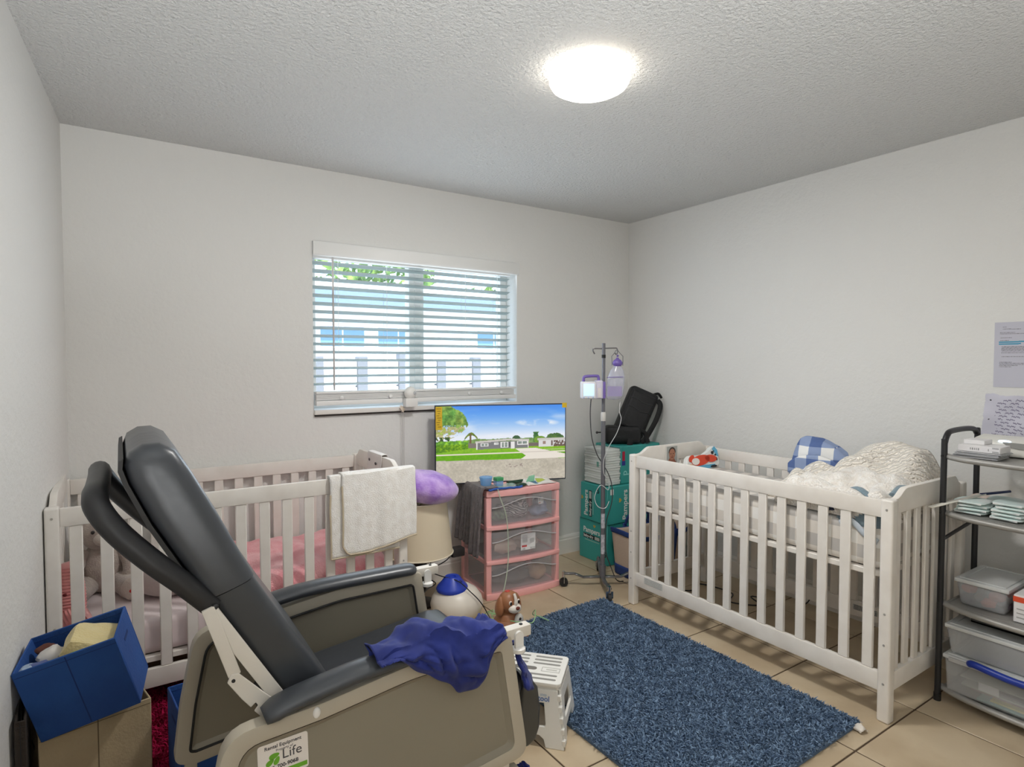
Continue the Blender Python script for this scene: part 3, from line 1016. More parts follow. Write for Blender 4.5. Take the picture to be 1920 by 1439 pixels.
def f(u, v):
    y = 1.105 + 0.60 * u
    x = 2.555 + 0.462 * v
    ridge = 0.185 * sstep(1.08, 1.20, y) * (1 - sstep(1.36, 1.56, y)) * sstep(0.15, 0.9, v) + 0.06 * math.exp(-((y - 1.53) / 0.12) ** 2) * sstep(0.1, 0.8, v)
    e = min(1, v / 0.12) * min(1, u / 0.04) * min(1, (1 - u) / 0.10)
    fold = (0.026 * math.sin(y * 24 + x * 11 + 4 * nz(x * 4, y * 4)) + 0.018 * math.sin(x * 34 - y * 13 + 3 * nz(x * 5, y * 6, 9))) * (0.35 + 0.65 * sstep(0.2, 0.7, u)) + 0.03 * max(0, nz(x * 5, y * 5, 21))
    return (x - 0.01 * nz(y * 8, 3), y, 0.750 + (0.05 + ridge + fold + 0.02 * nz(x * 7, y * 7, 5)) * max(e, 0.0) ** 0.6)
q = MB().grid(f, 56, 44).build('quilt', M_CREAM, solid=0.014)
tag(q, 'cream ribbed quilt heaped high against the back corner of the right crib', 'blanket')
def f(u, v):
    y = 1.115 + 0.46 * u
    x = 2.462 + 0.34 * v
    e = min(1, v / 0.05) * min(1, u / 0.05) * min(1, (1 - u) / 0.12) * min(1, (1 - v) / 0.08)
    h = 0.085 + 0.05 * math.exp(-((y - 1.30) / 0.16) ** 2) * sstep(0.2, 0.75, v) + 0.038 * nz(x * 6, y * 6, 2) + 0.024 * nz(x * 15, y * 13, 7) + 0.020 * abs(math.sin(y * 17 + x * 8 + 3 * nz(x * 6, y * 6)))
    return (x, y, 0.750 + h * max(e, 0.0) ** 0.45)
q = thing('sherpa_blanket', 'white sherpa blanket with blue-grey edging bunched behind the crib front rail', 'blanket', (2.63, 1.33, 0.73))
MB().grid(f, 46, 36).build('fleece', M_SHERPA, q, solid=0.016)
for pts in ([(2.475, 1.135, 0.822), (2.490, 1.19, 0.850), (2.515, 1.235, 0.862), (2.54, 1.27, 0.852)], [(2.56, 1.125, 0.85), (2.63, 1.128, 0.872), (2.70, 1.132, 0.862)]):
    MB().tube(spline(pts, 5), 0.016, 8, flat=((0, 0, 1), 0.5)).build('edging', M_BGREY, q)
# blue-grey cloth crumpled inside the front rail
q = thing('blue_cloth', 'crumpled blue-grey cloth pressed against the crib front slats', 'cloth', (2.475, 1.20, 0.70))
b = MB()
lump(b, (2.478, 1.175, 0.755), (0.032, 0.075, 0.05), 2, 0.35)
lump(b, (2.482, 1.25, 0.735), (0.030, 0.06, 0.035), 6, 0.35)
b.build('fold', M_BGREY, q)
MB().tube(spline([(2.446, 1.27, 0.722), (2.441, 1.235, 0.742), (2.445, 1.21, 0.73), (2.441, 1.17, 0.70), (2.444, 1.125, 0.68)], 6), [0.013] * 25, 8, flat=((1, 0, 0), 0.5)).build('hem', P('light grey binding', (176, 184, 192), 0.9), q)
b = MB()
lump(b, (2.472, 1.335, 0.775), (0.025, 0.045, 0.022), 4, 0.3)
tag(b.build('navy_sock', P('navy knit', (48, 52, 72), 0.9)), 'dark navy knit sock lying on the sherpa blanket behind the slats', 'sock')
# pale cloth hung inside the near end
def f(u, v):
    y = 1.112 + 0.006 * nz(u * 6, v * 4)
    return (2.46 + 0.20 * u, y, 0.83 - (0.10 + 0.12 * math.sin(u * 3.1)) * v)
tag(MB().grid(f, 18, 12).build('burp_cloth', MATS['white muslin'], solid=0.004), 'white burp cloth hanging behind the near end slats of the right crib', 'cloth')
# ------------------------------------------------------------------ rental recliner
M_VINYL = P('charcoal vinyl', (60, 63, 68), 0.34, col2=(55, 58, 62), vscale=4, bump=0.12, bscale=9, spec=0.55)
M_VINYLD = P('black vinyl', (34, 34, 36), 0.45, bump=0.1, bscale=12)
M_BEIGE = P('beige moulded plastic', (176, 168, 152), 0.5)
M_BEIGEP = P('taupe panel', (135, 128, 113), 0.55)
M_CREAMM = P('cream enamel steel', (214, 208, 198), 0.4)
M_SEAL = P('black rubber', (28, 27, 27), 0.6)
ch = thing('recliner', 'charcoal vinyl rental recliner with beige side panels and its back tilted', 'recliner', (0.52, 1.61, 0))
cor = [(0.872, 0.642, 0.02), (0.928, 0.291, 0.04), (0.16, 0.220, 0.03), (0.106, 0.235, 0.05), (0.126, 0.40, 0.4), (0.166, 0.605, 0.07), (0.36, 0.615, 0.4), (0.58, 0.642, 0.5)]
outl = rounded(cor)
def shrink(d, rk):
    pts = inset([c[:2] for c in cor], d)
    return rounded([(p[0], p[1], max(c[2] - d * 0.5, 0.014)) for p, c in zip(pts, cor)])
inn = shrink(0.038, 0)
inn2 = shrink(0.052, 0)
for side, ya, yb in (('near', 1.322, 1.362), ('far', 1.898, 1.938)):
    MB().ring(outl, inn, 'y', ya, yb).build('side_frame', M_BEIGE, ch, bevel=0.006, seg=2, smooth=50)
    pan = MB()
    pan.prism(inn2, 'y', ya + 0.012, yb - 0.010)
    # sloping lip between frame and panel
    n = len(inn)
    pan.add([(p[0], ya + 0.001, p[1]) for p in inn] + [(p[0], ya + 0.012, p[1]) for p in inn2], [(i, (i + 1) % n, n + (i + 1) % n, n + i) for i in range(n)])
    pan.add([(p[0], yb - 0.001, p[1]) for p in inn] + [(p[0], yb - 0.010, p[1]) for p in inn2], [(i, n + i, n + (i + 1) % n, (i + 1) % n) for i in range(n)])
    pan.build('side_panel', M_BEIGEP, ch, smooth=50)
    yi = yb - 0.001 if side == 'near' else ya + 0.0
    MB().tube([(p[0], yi, p[1]) for p in inn], 0.0038, 6, closed=True).build('gasket', M_SEAL, ch)
    ym = (ya + yb) / 2
    pad = [(0.245, ym, 0.616), (0.30, ym, 0.634), (0.38, ym, 0.646), (0.46, ym, 0.656), (0.56, ym, 0.659), (0.70, ym, 0.657), (0.80, ym, 0.655), (0.852, ym, 0.653)]
    pts = spline(pad, 4)
    k = len(pts)
    rr = [0.030 + 0.010 * min(1, i / 2.0) * 1.0 if i < 2 else (0.040 if i < k - 2 else (0.036 if i == k - 2 else 0.026)) for i in range(k)]
    MB().tube(pts, rr, 14, flat=((0, 0, 1), 0.50)).build('arm_pad', M_VINYL, ch, smooth=80)
    MB().box(0.82, 0.940, ym - 0.015, ym + 0.015, 0.622, 0.652).build('arm_extension', M_CREAMM, ch, bevel=0.003)
    kn = MB()
    cap = [(0.896 + 0.013 * math.cos(a), 0.632 + 0.013 * math.sin(a)) for a in [PI * i / 8 for i in range(9)]] + [(0.883, 0.598), (0.909, 0.598)]
    kn.prism(cap, 'y', ym - 0.023, ym - 0.015)
    kn.lathe([(0.019, 0.588), (0.020, 0.592), (0.020, 0.598), (0.012, 0.602)], (0.896, ym - 0.016, 0), 16)
    kn.build('tray_clip', P('white nylon', (226, 224, 220), 0.35), ch)
    MB().tube([(0.915, ym, 0.650), (0.915, ym, 0.6545)], 0.005, 8).build('bar_hole', M_SEAL, ch)
    MB().box(0.842, 0.874, ym - 0.006, ym + 0.006, 0.25, 0.628).build('front_post', M_CREAMM, ch, bevel=0.003)
    # rear and front legs under the panel with casters
    for lx in (0.150, 0.885):
        MB().box(lx - 0.016, lx + 0.016, ym - 0.014, ym + 0.014, 0.085, 0.26).build('leg', M_BEIGE, ch, bevel=0.003)
        w = MB().tube([(lx, ym - 0.012, 0.05), (lx, ym + 0.012, 0.05)], 0.05, 20).build('caster', M_SEAL, ch)
        MB().box(lx - 0.02, lx + 0.02, ym - 0.018, ym - 0.013, 0.05, 0.10).box(lx - 0.02, lx + 0.02, ym + 0.013, ym + 0.018, 0.05, 0.10).build('fork', M_CREAMM, w, smooth=0)
MB().tube([(0.887, 1.331, 0.345), (0.887, 1.327, 0.345)], 0.006, 10).build('screw', P('steel screw', (190, 188, 184), 0.3, 0.9), ch)
MB().ball((0.352, 1.3225, 0.598), (0.009, 0.006, 0.013), 12, 8).build('pad_clip', MATS['white nylon'], ch)
MB().ball((0.352, 1.937, 0.598), (0.009, 0.006, 0.013), 12, 8).build('pad_clip', MATS['white nylon'], ch)
# cross rails under the seat
for x_, z_ in ((0.80, 0.345), (0.50, 0.30)):
    MB().box(x_, x_ + 0.035, 1.364, 1.896, z_, z_ + 0.03).build('cross_rail', M_CREAMM, ch, smooth=0)
# seat cushion: higher at the front, rounded nose
seat = [(0.30, 0.40), (0.335, 0.455), (0.45, 0.462), (0.60, 0.478), (0.78, 0.500), (0.88, 0.512), (0.925, 0.506), (0.948, 0.480), (0.945, 0.44), (0.92, 0.41), (0.80, 0.39), (0.40, 0.37)]
MB().prism(seat, 'y', 1.375, 1.885).build('seat', M_VINYL, ch, bevel=0.022, seg=4, smooth=60)
# leg rest folded down in front
lr = [(0.945, 0.262), (0.955, 0.43), (0.97, 0.452), (0.995, 0.448), (1.014, 0.42), (1.022, 0.36), (1.02, 0.30), (1.005, 0.265), (0.975, 0.252)]
MB().prism(lr, 'y', 1.392, 1.87).build('leg_rest', P('dark olive vinyl', (66, 66, 64), 0.4), ch, bevel=0.02, seg=4, smooth=60)
# tilted back: two cushions, backing board
rear = [(0.352, 0.505), (0.298, 0.610), (0.148, 0.868)]
front = [(0.242, 0.900), (0.318, 0.768), (0.402, 0.632), (0.452, 0.540)]
JR, JF = (0.148, 0.868), (0.242, 0.900)
BY0, BY1 = 1.400, 1.862
def not_joint(e):
    a, c = e.verts
    if abs(a.co.y - c.co.y) > 0.05:
        return True
    def onj(p):
        w = p.co + Vector((0.52, 1.61, 0))
        d = Vector((JF[0] - JR[0], JF[1] - JR[1])); d.normalize()
        return abs((w.x - JR[0]) * d.y - (w.z - JR[1]) * d.x) < 0.004
    return not (onj(a) and onj(c))
MB().prism([JR, (0.298, 0.610), (0.352, 0.505), (0.400, 0.48), (0.452, 0.540), (0.402, 0.632), (0.318, 0.768), JF], 'y', BY0, BY1).build('lower_back_cushion', M_VINYL, ch, bevel=0.036, seg=6, smooth=60, bev_fn=lambda e: not_joint(e) and abs(e.verts[0].co.y - e.verts[1].co.y) < 0.05)
up = [(0.146, 0.871), (0.095, 0.965), (0.050, 1.048), (0.012, 1.135), (0.003, 1.170), (0.012, 1.196), (0.036, 1.211), (0.066, 1.212), (0.094, 1.196), (0.122, 1.150), (0.168, 1.060), (0.215, 0.960), (0.244, 0.903)]
MB().prism(up, 'y', BY0 - 0.004, BY1 + 0.004).build('upper_back_cushion', P('charcoal vinyl creased', (60, 63, 68), 0.34, bump=0.35, bscale=7, spec=0.55), ch, bevel=0.042, seg=6, smooth=60, bev_fn=lambda e: not_joint(e) and abs(e.verts[0].co.y - e.verts[1].co.y) < 0.05)
bk = [(0.356, 0.500), (0.298, 0.606), (0.145, 0.868), (0.094, 0.963), (0.049, 1.046), (0.011, 1.133), (0.001, 1.165), (0.003, 1.186)]
nr = Vector((-0.87, -0.49)) * 0.009
MB().prism(bk + [(x + nr.x, z + nr.y) for x, z in reversed(bk)], 'y', BY0 + 0.006, BY1 - 0.006).build('back_board', M_SEAL, ch, smooth=30)
# push handle: padded loop behind the back
hy0, hy1 = 1.415, 1.85
loop = [(0.158, hy0, 0.852), (0.105, hy0 - 0.005, 0.912), (0.045, hy0 - 0.008, 0.975), (-0.010, hy0 - 0.006, 1.040), (-0.040, hy0 + 0.004, 1.088), (-0.046, hy0 + 0.045, 1.108), (-0.044, 1.56, 1.108), (-0.044, 1.70, 1.108), (-0.046, hy1 - 0.045, 1.108), (-0.040, hy1 - 0.004, 1.088), (-0.010, hy1 + 0.004, 1.040), (0.045, hy1 + 0.006, 0.975), (0.105, hy1 + 0.004, 0.912), (0.158, hy1, 0.852)]
MB().tube(spline(loop, 5), 0.0235, 14).build('push_handle', M_VINYLD, ch, smooth=80)
# enamel frame of the back and the recline linkage on both sides
for yy in (1.392, 1.870):
    d = 0.010
    MB().bar((0.150, yy, 0.852), (0.322, yy, 0.560), 0.012, 0.030, (1, 0, 0.55)).build('back_tube', M_CREAMM, ch, bevel=0.003)
    MB().bar((0.146, yy - 0.004, 0.858), (0.196, yy - 0.004, 0.700), 0.010, 0.026, (1, 0, 0.3)).build('recline_strut', M_CREAMM, ch, bevel=0.003)
    pl = [(0.180, 0.690), (0.188, 0.706), (0.203, 0.705), (0.252, 0.650), (0.310, 0.588), (0.288, 0.560), (0.252, 0.588), (0.233, 0.612), (0.241, 0.622), (0.236, 0.630), (0.226, 0.622), (0.208, 0.646)]
    MB().prism(pl, 'y', yy - 0.012, yy - 0.008).build('latch_plate', M_CREAMM, ch, bevel=0.0012, seg=1)
    MB().tube([(0.192, yy - 0.0118, 0.692), (0.192, yy - 0.0135, 0.692)], 0.004, 10).build('pivot', M_SEAL, ch)
    MB().ball((0.160, yy - 0.002, 0.858), 0.007, 12, 8).build('hinge_knob', M_VINYLD, ch)

# sticker on the near panel, flat on its surface
st = thing('rental_sticker', 'white rental sticker with green leaf emblem on the recliner side', 'sticker', (0.28, 1.334, 0.5), 0)
YS_ = 1.3335
ang = rad(1.5)
ux = Vector((math.cos(ang), 0, math.sin(ang))); uz = Vector((-math.sin(ang), 0, math.cos(ang)))
O = Vector((0.229, YS_, 0.556))
def sp(a, c, d=0.0):
    return O + ux * a + uz * (-c) + Vector((0, -d, 0))
pts = []
SW, SH, r = 0.105, 0.082, 0.006
rr2 = []
for cx, cz, a in ((SW - r, -r, 0), (r, -r, 90), (r, -SH + r, 180), (SW - r, -SH + r, 270)):
    rr2 += arc(cx, cz, r, a, a + 90, 3)
b = MB()
n = len(rr2)
b.add([sp(x, -z, 0) for x, z in rr2] + [sp(x, -z, 0.0006) for x, z in rr2], [tuple(range(n)), tuple(n + i for i in reversed(range(n)))] + [(i, (i + 1) % n, n + (i + 1) % n, n + i) for i in range(n)])
b.build('paper', P('sticker white', (226, 220, 214), 0.5), st, smooth=0)
M_INK = P('dark grey ink', (72, 70, 74), 0.6)
M_GREEN = P('leaf green', (104, 168, 40), 0.6)
off = Vector(st.location)
def tx(body, a, c, size, bold=0.0, al='LEFT'):
    return text('lettering', body, st, sp(a, c, 0.0009) - off, ux, uz, size, M_INK, al, 0.0002, bold)
tx('Rental Equipment', 0.0525, 0.010, 0.0108, 0.0002, 'CENTER')
tx('Property of', 0.055, 0.020, 0.0076, 0, 'CENTER')
tx('Life', 0.049, 0.034, 0.030)
tx('855-700-9068', 0.050, 0.057, 0.0118, 0.0003, 'CENTER')
b = MB()
def leaf(cx, cz, L, wd, an):
    c, s = math.cos(rad(an)), math.sin(rad(an))
    res = []
    for i in range(20):
        t = 2 * PI * i / 20
        a = L * math.cos(t); d = wd * math.sin(t) * (1 - 0.25 * math.cos(t))
        res.append(sp(cx + a * c - d * s, cz - (a * s + d * c), 0.0009))
    b.add(res, [tuple(range(20))])
leaf(0.0335, 0.0305, 0.011, 0.0062, 12)
leaf(0.0245, 0.0425, 0.0095, 0.0058, 35)
leaf(0.0385, 0.0425, 0.0095, 0.0055, 62)
b.add([sp(0.052, 0.066, 0.0009), sp(0.102, 0.066, 0.0009), sp(0.102, 0.076, 0.0009), sp(0.046, 0.076, 0.0009)], [(0, 1, 2, 3)])
b.build('leaf_emblem', M_GREEN, st, smooth=0)

# navy garment thrown over the near arm
M_NAVY = P('navy knit fabric', (24, 42, 124), 0.8, col2=(18, 32, 100), vscale=10, bump=0.25, bscale=14, sheen=0.08)
def top_z(x):
    return 0.674 if x > 0.46 else 0.66
def f(u, v):
    x = 0.485 + 0.345 * u
    lo = 0.684 - 0.140 * sstep(0.05, 0.72, u) + 0.11 * sstep(0.76, 1.0, u) + 0.008 * nz(u * 9, 3)
    tz = 0.683 + 0.012 * nz(x * 18, 5) + 0.034 * math.exp(-((x - 0.625) / 0.075) ** 2)
    s = v
    fold = 0.011 * math.sin(u * 16 + v * 12 + 2.0 * nz(u * 4, v * 4)) + 0.012 * nz(x * 22, v * 7, 2) + 0.008 * nz(x * 45, v * 14, 8)
    if s < 0.5:
        t = s / 0.5
        z = lo + (tz - lo) * t
        y = 1.300 - 0.012 * math.sin(PI * t) - abs(fold) * 1.2 * math.sin(PI * min(1, t * 1.1 + 0.05))
        return (x + 0.02 * (1 - t) * nz(u * 5, 1), y, z)
    if s < 0.72:
        t = (s - 0.5) / 0.22
        return (x, 1.300 + 0.09 * t, tz + 0.008 * math.sin(PI * t) + fold * 0.8)
    t = (s - 0.72) / 0.28
    bulge = 0.05 * math.exp(-((x - 0.64) / 0.10) ** 2)
    tp = sstep(0.0, 0.30, u)
    return (x, 1.390 - 0.035 * (1 - tp) + (0.02 + bulge) * t * tp + fold * tp, tz - (0.02 + 0.08 * math.exp(-((x - 0.66) / 0.12) ** 2)) * t + fold * 0.6)
ga = thing('navy_garment', 'crumpled navy blue garment thrown over the near arm of the recliner', 'garment', (0.66, 1.34, 0.55))
MB().grid(f, 70, 60).build('cloth', M_NAVY, ga, solid=0.004)
# the sleeve hanging down in front of the arm post
def f(u, v):
    z = 0.602 - (0.135 + 0.03 * math.sin(PI * u * 0.6)) * v
    x = 0.893 + (0.020 + 0.062 * v) * u + 0.036 * v
    y = 1.340 + 0.09 * u + 0.014 * nz(u * 5, v * 6, 3) - 0.018 * math.sin(PI * u)
    return (x, y, z)
MB().grid(f, 20, 24).build('sleeve', M_NAVY, ga, solid=0.010)
# second dark garment leg near the floor
b = MB()
lump(b, (0.950, 1.385, 0.115), (0.026, 0.05, 0.105), 9, 0.2)
tag(b.build('navy_trousers', M_NAVY), 'navy trouser leg hanging to the floor under the recliner front', 'garment')
# ------------------------------------------------------------------ pink drawer tower
M_PINKP = P('pink plastic', (246, 182, 180), 0.4)
M_CLEAR = P('smoky clear plastic', (206, 202, 206), 0.3, alpha=0.22)
M_CLEARL = P('clear plastic', (214, 216, 218), 0.25, alpha=0.34)
DW, DD, DH = 0.502, 0.355, 0.64
dr = thing('drawer_tower', 'pink drawer tower with three clear drawers standing under the television', 'drawer tower', (1.742, 2.906, 0), rad(-4.3))
for px, py in ((0, 0), (DW - 0.036, 0), (0, DD - 0.036), (DW - 0.036, DD - 0.036)):
    MB().box(px, px + 0.036, py, py + 0.036, 0, 0.60).build('post', M_PINKP, dr, bevel=0.006, local=True)
def bow(x, d=0.028):
    return -d * (1 - ((x - DW / 2) / (DW / 2)) ** 2)
def bowed(z0, z1, name, back=0.03):
    pts = [(DW * i / 12, bow(DW * i / 12) - 0.004) for i in range(13)]
    poly = pts + [(DW, back), (0, back)]
    MB().prism(poly, 'z', z0, z1).build(name, M_PINKP, dr, bevel=0.004, seg=2, smooth=30, local=True)
bowed(0.0, 0.036, 'base_band', DD)
bowed(0.206, 0.228, 'band')
bowed(0.408, 0.430, 'band')
bowed(0.602, 0.640, 'top', DD)
for sx in (0.004, DW - 0.012):
    MB().box(sx, sx + 0.008, 0.036, DD - 0.036, 0.036, 0.602).build('side_panel', M_CLEAR, dr, smooth=0, local=True)
    for z in (0.206, 0.408):
        MB().box(sx - 0.003, sx + 0.012, 0.03, DD, z, z + 0.022).build('side_rail', M_PINKP, dr, smooth=0, local=True)
MB().box(0.036, DW - 0.036, DD - 0.008, DD, 0.036, 0.602).build('back_panel', M_CLEAR, dr, smooth=0, local=True)
for z0 in (0.038, 0.231, 0.433):
    z1 = z0 + 0.164
    b = MB()
    def f(u, v):
        x = 0.028 + (DW - 0.056) * u
        return (x, bow(x, 0.020) + 0.006 - 0.010 * v, z0 + (z1 - z0) * v)
    b.grid(f, 16, 4)
    b.box(0.040, DW - 0.040, 0.012, DD - 0.03, z0 + 0.001, z0 + 0.004)
    d = b.build('drawer', M_CLEAR, dr, local=True, solid=0.002)
    def g(u):
        x = 0.032 + (DW - 0.064) * u
        return (x, bow(x, 0.020) - 0.006, z0 + 0.105 + 0.042 * math.sin(PI * min(max((u - 0.05) / 0.95, 0), 1)) ** 1.5)
    MB().tube([g(i / 20) for i in range(21)], 0.0035, 6).build('handle_lip', P('frosted lip', (206, 204, 208), 0.3, alpha=0.7), d, local=True)
def fn_lab(U, V):
    c = np.full_like(U, 232.0)
    t = (np.sin(U * 120) * np.sin(V * 90) > 0.05) & (((U < .45) & (V < .55) & (U > .1) & (V > .1)) | ((U > .62) & (V > .35) & (V < .62) & (U < .92)) | ((V > .86) & (U > .08) & (U < .3)) | ((V > .86) & (U > .65)))
    r = np.where(t, 110, c); g = np.where(t, 110, c); b = np.where(t, 112, c)
    m = (V > .70) & (V < .82) & (U > .06) & (U < .42)
    return np.where(m, 196, r), np.where(m, 70, g), np.where(m, 70, b)
panel('label', dr, (0.218, -0.0195, 0.366), (1, -0.0, 0), (0, 0.012, -1), 0.100, 0.100, 60, 60, fn_lab, M_PRINT)
panel('label', dr, (0.340, -0.013, 0.565), (0.98, 0.02, 0.10), (0.10, 0.0, -1), 0.036, 0.040, 30, 30, fn_lab, M_PRINT)
# clothes seen through the drawers
def clothes(name, label, boxes, mats, seed):
    t = None
    x0 = sum(b_[0] for b_ in boxes) / len(boxes)
    b0 = boxes[0]
    rm = wmat(dr)
    t = thing(name, label, 'clothes', rm @ Vector((b0[0], b0[1], b0[2] - b0[5])), 0, 'clothes in the drawer tower')
    for i, (cx, cy, cz, rx, ry, rz) in enumerate(boxes):
        b = MB()
        lump(b, rm @ Vector((cx, cy, cz)), (rx, ry, rz), seed + i, 0.22, None, 18, 12, 1.8)
        b.build('fold', mats[i % len(mats)], t)
M_SW = P('striped black white knit', (40, 40, 48), 0.9)
nt = M_SW.node_tree
tc = nt.nodes.new('ShaderNodeTexCoord'); wv = nt.nodes.new('ShaderNodeTexWave'); wv.wave_type = 'RINGS'
wv.inputs['Scale'].default_value = 30; wv.inputs['Distortion'].default_value = 2.0
rp = nt.nodes.new('ShaderNodeValToRGB'); rp.color_ramp.elements[0].color = rgb((34, 36, 46)); rp.color_ramp.elements[1].color = rgb((210, 208, 206)); rp.color_ramp.elements[0].position = 0.5; rp.color_ramp.elements[1].position = 0.7
nt.links.new(tc.outputs['Object'], wv.inputs['Vector']); nt.links.new(wv.outputs['Fac'], rp.inputs['Fac']); nt.links.new(rp.outputs['Color'], nt.nodes['Principled BSDF'].inputs['Base Color'])
clothes('folded_clothes', 'striped black and white clothes crumpled in the top clear drawer', [(0.25, 0.08, 0.492, 0.075, 0.06, 0.052), (0.19, 0.12, 0.485, 0.06, 0.06, 0.046)], [M_SW], 11)
clothes('folded_clothes', 'dark green speckled cloth at the left of the top clear drawer', [(0.11, 0.08, 0.47, 0.065, 0.055, 0.032)], [P('green speckle', (44, 72, 50), 0.9, col2=(120, 140, 112), vscale=60)], 14)
clothes('folded_clothes', 'light blue baby clothes at the right of the top clear drawer', [(0.385, 0.06, 0.472, 0.06, 0.05, 0.034), (0.42, 0.10, 0.50, 0.035, 0.05, 0.04)], [P('pale blue knit', (140, 156, 186), 0.9)], 17)
clothes('folded_clothes', 'cream baby clothes crumpled in the middle clear drawer', [(0.15, 0.07, 0.285, 0.075, 0.055, 0.048), (0.32, 0.12, 0.28, 0.09, 0.07, 0.042)], [P('cream knit', (206, 186, 170), 0.9)], 21)
clothes('folded_clothes', 'dark grey clothes heaped in the bottom clear drawer', [(0.23, 0.08, 0.092, 0.10, 0.055, 0.05), (0.14, 0.12, 0.085, 0.07, 0.05, 0.042)], [P('dark grey knit', (92, 96, 100), 0.9)], 25)
clothes('folded_clothes', 'beige clothes at the right of the bottom clear drawer', [(0.385, 0.08, 0.092, 0.06, 0.055, 0.05)], [P('beige knit', (190, 160, 128), 0.9)], 29)

# ------------------------------------------------------------------ television
TVA = math.atan2(-0.273, 0.774)
tv = thing('television', 'flat television on the pink drawers showing a house and blue sky', 'television', (1.568, 3.212, 0.640), TVA)
TW, TH = 0.826, 0.480
M_TVB = P('tv frame dark', (36, 42, 60), 0.35)
MB().box(0, TW, 0.0, 0.028, 0.0, TH).build('frame', M_TVB, tv, bevel=0.003, seg=1, local=True)
MB().box(0.12, TW - 0.12, 0.028, 0.06, 0.04, TH * 0.62).build('rear_housing', P('tv back', (28, 28, 30), 0.5), tv, bevel=0.01, local=True)
def fn_tv(U, V):
    rng = np.random.default_rng(3)
    ny, nx = U.shape
    def fnoise(fx, fy, seed, octs=4):
        out = np.zeros_like(U); amp = 1.0; tot = 0
        r = np.random.default_rng(seed)
        for o in range(octs):
            gx, gy = int(fx * 2 ** o) + 2, int(fy * 2 ** o) + 2
            g = r.random((gy + 1, gx + 1))
            xx = U * (gx - 1); yy = V * (gy - 1)
            i = xx.astype(int); j = yy.astype(int); a = xx - i; c = yy - j
            a = a * a * (3 - 2 * a); c = c * c * (3 - 2 * c)
            out += amp * ((g[j, i] * (1 - a) + g[j, i + 1] * a) * (1 - c) + (g[j + 1, i] * (1 - a) + g[j + 1, i + 1] * a) * c)
            tot += amp; amp *= 0.5
        return out / tot
    t = np.clip(V / 0.40, 0, 1)
    r = 78 + 158 * t ** 1.4; g = 146 + 96 * t ** 1.2; b = 240 + 13 * t
    cl = np.clip((fnoise(3, 6, 1) - 0.50) * 3.2, 0, 1) * np.clip(1 - np.abs(V - 0.27) / 0.25, 0, 1)
    cl = np.maximum(cl, np.clip(1.2 - (((U - 0.78 - (V - .24) * .5) / 0.17) ** 2 + ((V - 0.235) / 0.05) ** 2), 0, 1) * np.clip((fnoise(10, 12, 5) - 0.36) * 4, 0, 1))
    r = r + (252 - r) * cl; g = g + (252 - g) * cl; b = b + (254 - b) * cl
    def put(m, cr, cg, cb):
        nonlocal r, g, b
        r = np.where(m, cr, r); g = np.where(m, cg, g); b = np.where(m, cb, b)
    n1 = fnoise(16, 10, 7, 4); n2 = fnoise(50, 30, 9, 3); n3 = fnoise(90, 60, 13, 2)
    # distant trees
    put((V > 0.455 - 0.03 * n1) & (U > 0.2) & (V < 0.56), 90 + 70 * n2, 120 + 70 * n2, 70 + 50 * n2)
    put((((U - 0.61) / 0.03) ** 2 + ((V - 0.435) / 0.035) ** 2 < 0.7 + 0.6 * n2), 52 + 40 * n2, 84 + 40 * n2, 60 + 20 * n2)
    put((np.abs(U - 0.765) < 0.018 * (0.6 + n2)) & (V > 0.36) & (V < 0.5), 50 + 50 * n2, 96 + 50 * n2, 64)
    put((((U - 0.92) / 0.07) ** 2 + ((V - 0.45) / 0.07) ** 2 < 0.7 + 0.6 * n2), 58 + 50 * n2, 92 + 50 * n2, 62)
    put((((U - 0.80) / 0.05) ** 2 + ((V - 0.47) / 0.05) ** 2 < 0.7 + 0.6 * n2), 84 + 60 * n2, 122 + 60 * n2, 60)
    # big tree upper left
    tree = ((U / 0.235) ** 2 + ((V - 0.22) / 0.235) ** 2 < 0.75 + 0.5 * n1) & (V < 0.46)
    put(tree & ((n2 > 0.36) | (V < .25)), 60 + 150 * n2 * np.clip(0.6 + n1 - .3, 0, 1.2), 96 + 130 * n2, 40 + 70 * n2)
    put(tree & (V > 0.27) & (n2 < 0.62) & (n2 > 0.36), 150 + 70 * n3, 150 + 60 * n3, 104 + 50 * n3)
    put((V > 0.40) & (V < 0.47) & (U < 0.10) & (n2 > 0.4), 66, 92, 52)
    # palm
    d = np.hypot((U - 0.272) * 1.7, V - 0.36); an = np.arctan2(V - 0.36, (U - 0.272) * 1.7)
    for q in range(9):
        a0 = np.pi + q * np.pi / 8; ax = (U - 0.262) * 1.7; ln = 0.085
        t = np.clip((ax * np.cos(a0)) / (np.cos(a0) ** 2 + 0.02) / ln, 0, 1) if abs(np.cos(a0)) > 0.3 else np.clip(-(V - 0.37) / 0.06, 0, 1)
        px = ln * t * np.cos(a0); py = 0.37 + 0.06 * t * np.sin(a0) + 0.075 * t * t
        put((np.hypot(ax - px, V - py) < 0.013 * (1.1 - 0.6 * t) * (0.7 + 0.7 * n3)), 70 + 80 * n3, 96 + 70 * n3, 56)
    put((np.abs(U - 0.256) < 0.006) & (V > 0.36) & (V < 0.50), 120, 96, 70)
    # hedge
    put((U < 0.24) & (V > 0.462 - 0.02 * n2) & (V < 0.60 - 0.28 * U), 66 + 110 * n3 * n2 * 1.6, 120 + 120 * n3 * n2 * 1.5, 36 + 40 * n3)
    put((U > 0.235) & (U < 0.31) & (V > 0.49) & (V < 0.56), 130, 122, 114)
    put((U > 0.70) & (U < 0.79) & (V > 0.505) & (V < 0.565), 120, 108, 104)
    # lawns, walk, road, drive
    put(V > 0.555 + 0.0 * U, 112 + 30 * n3, 170 + 30 * n3, 44)
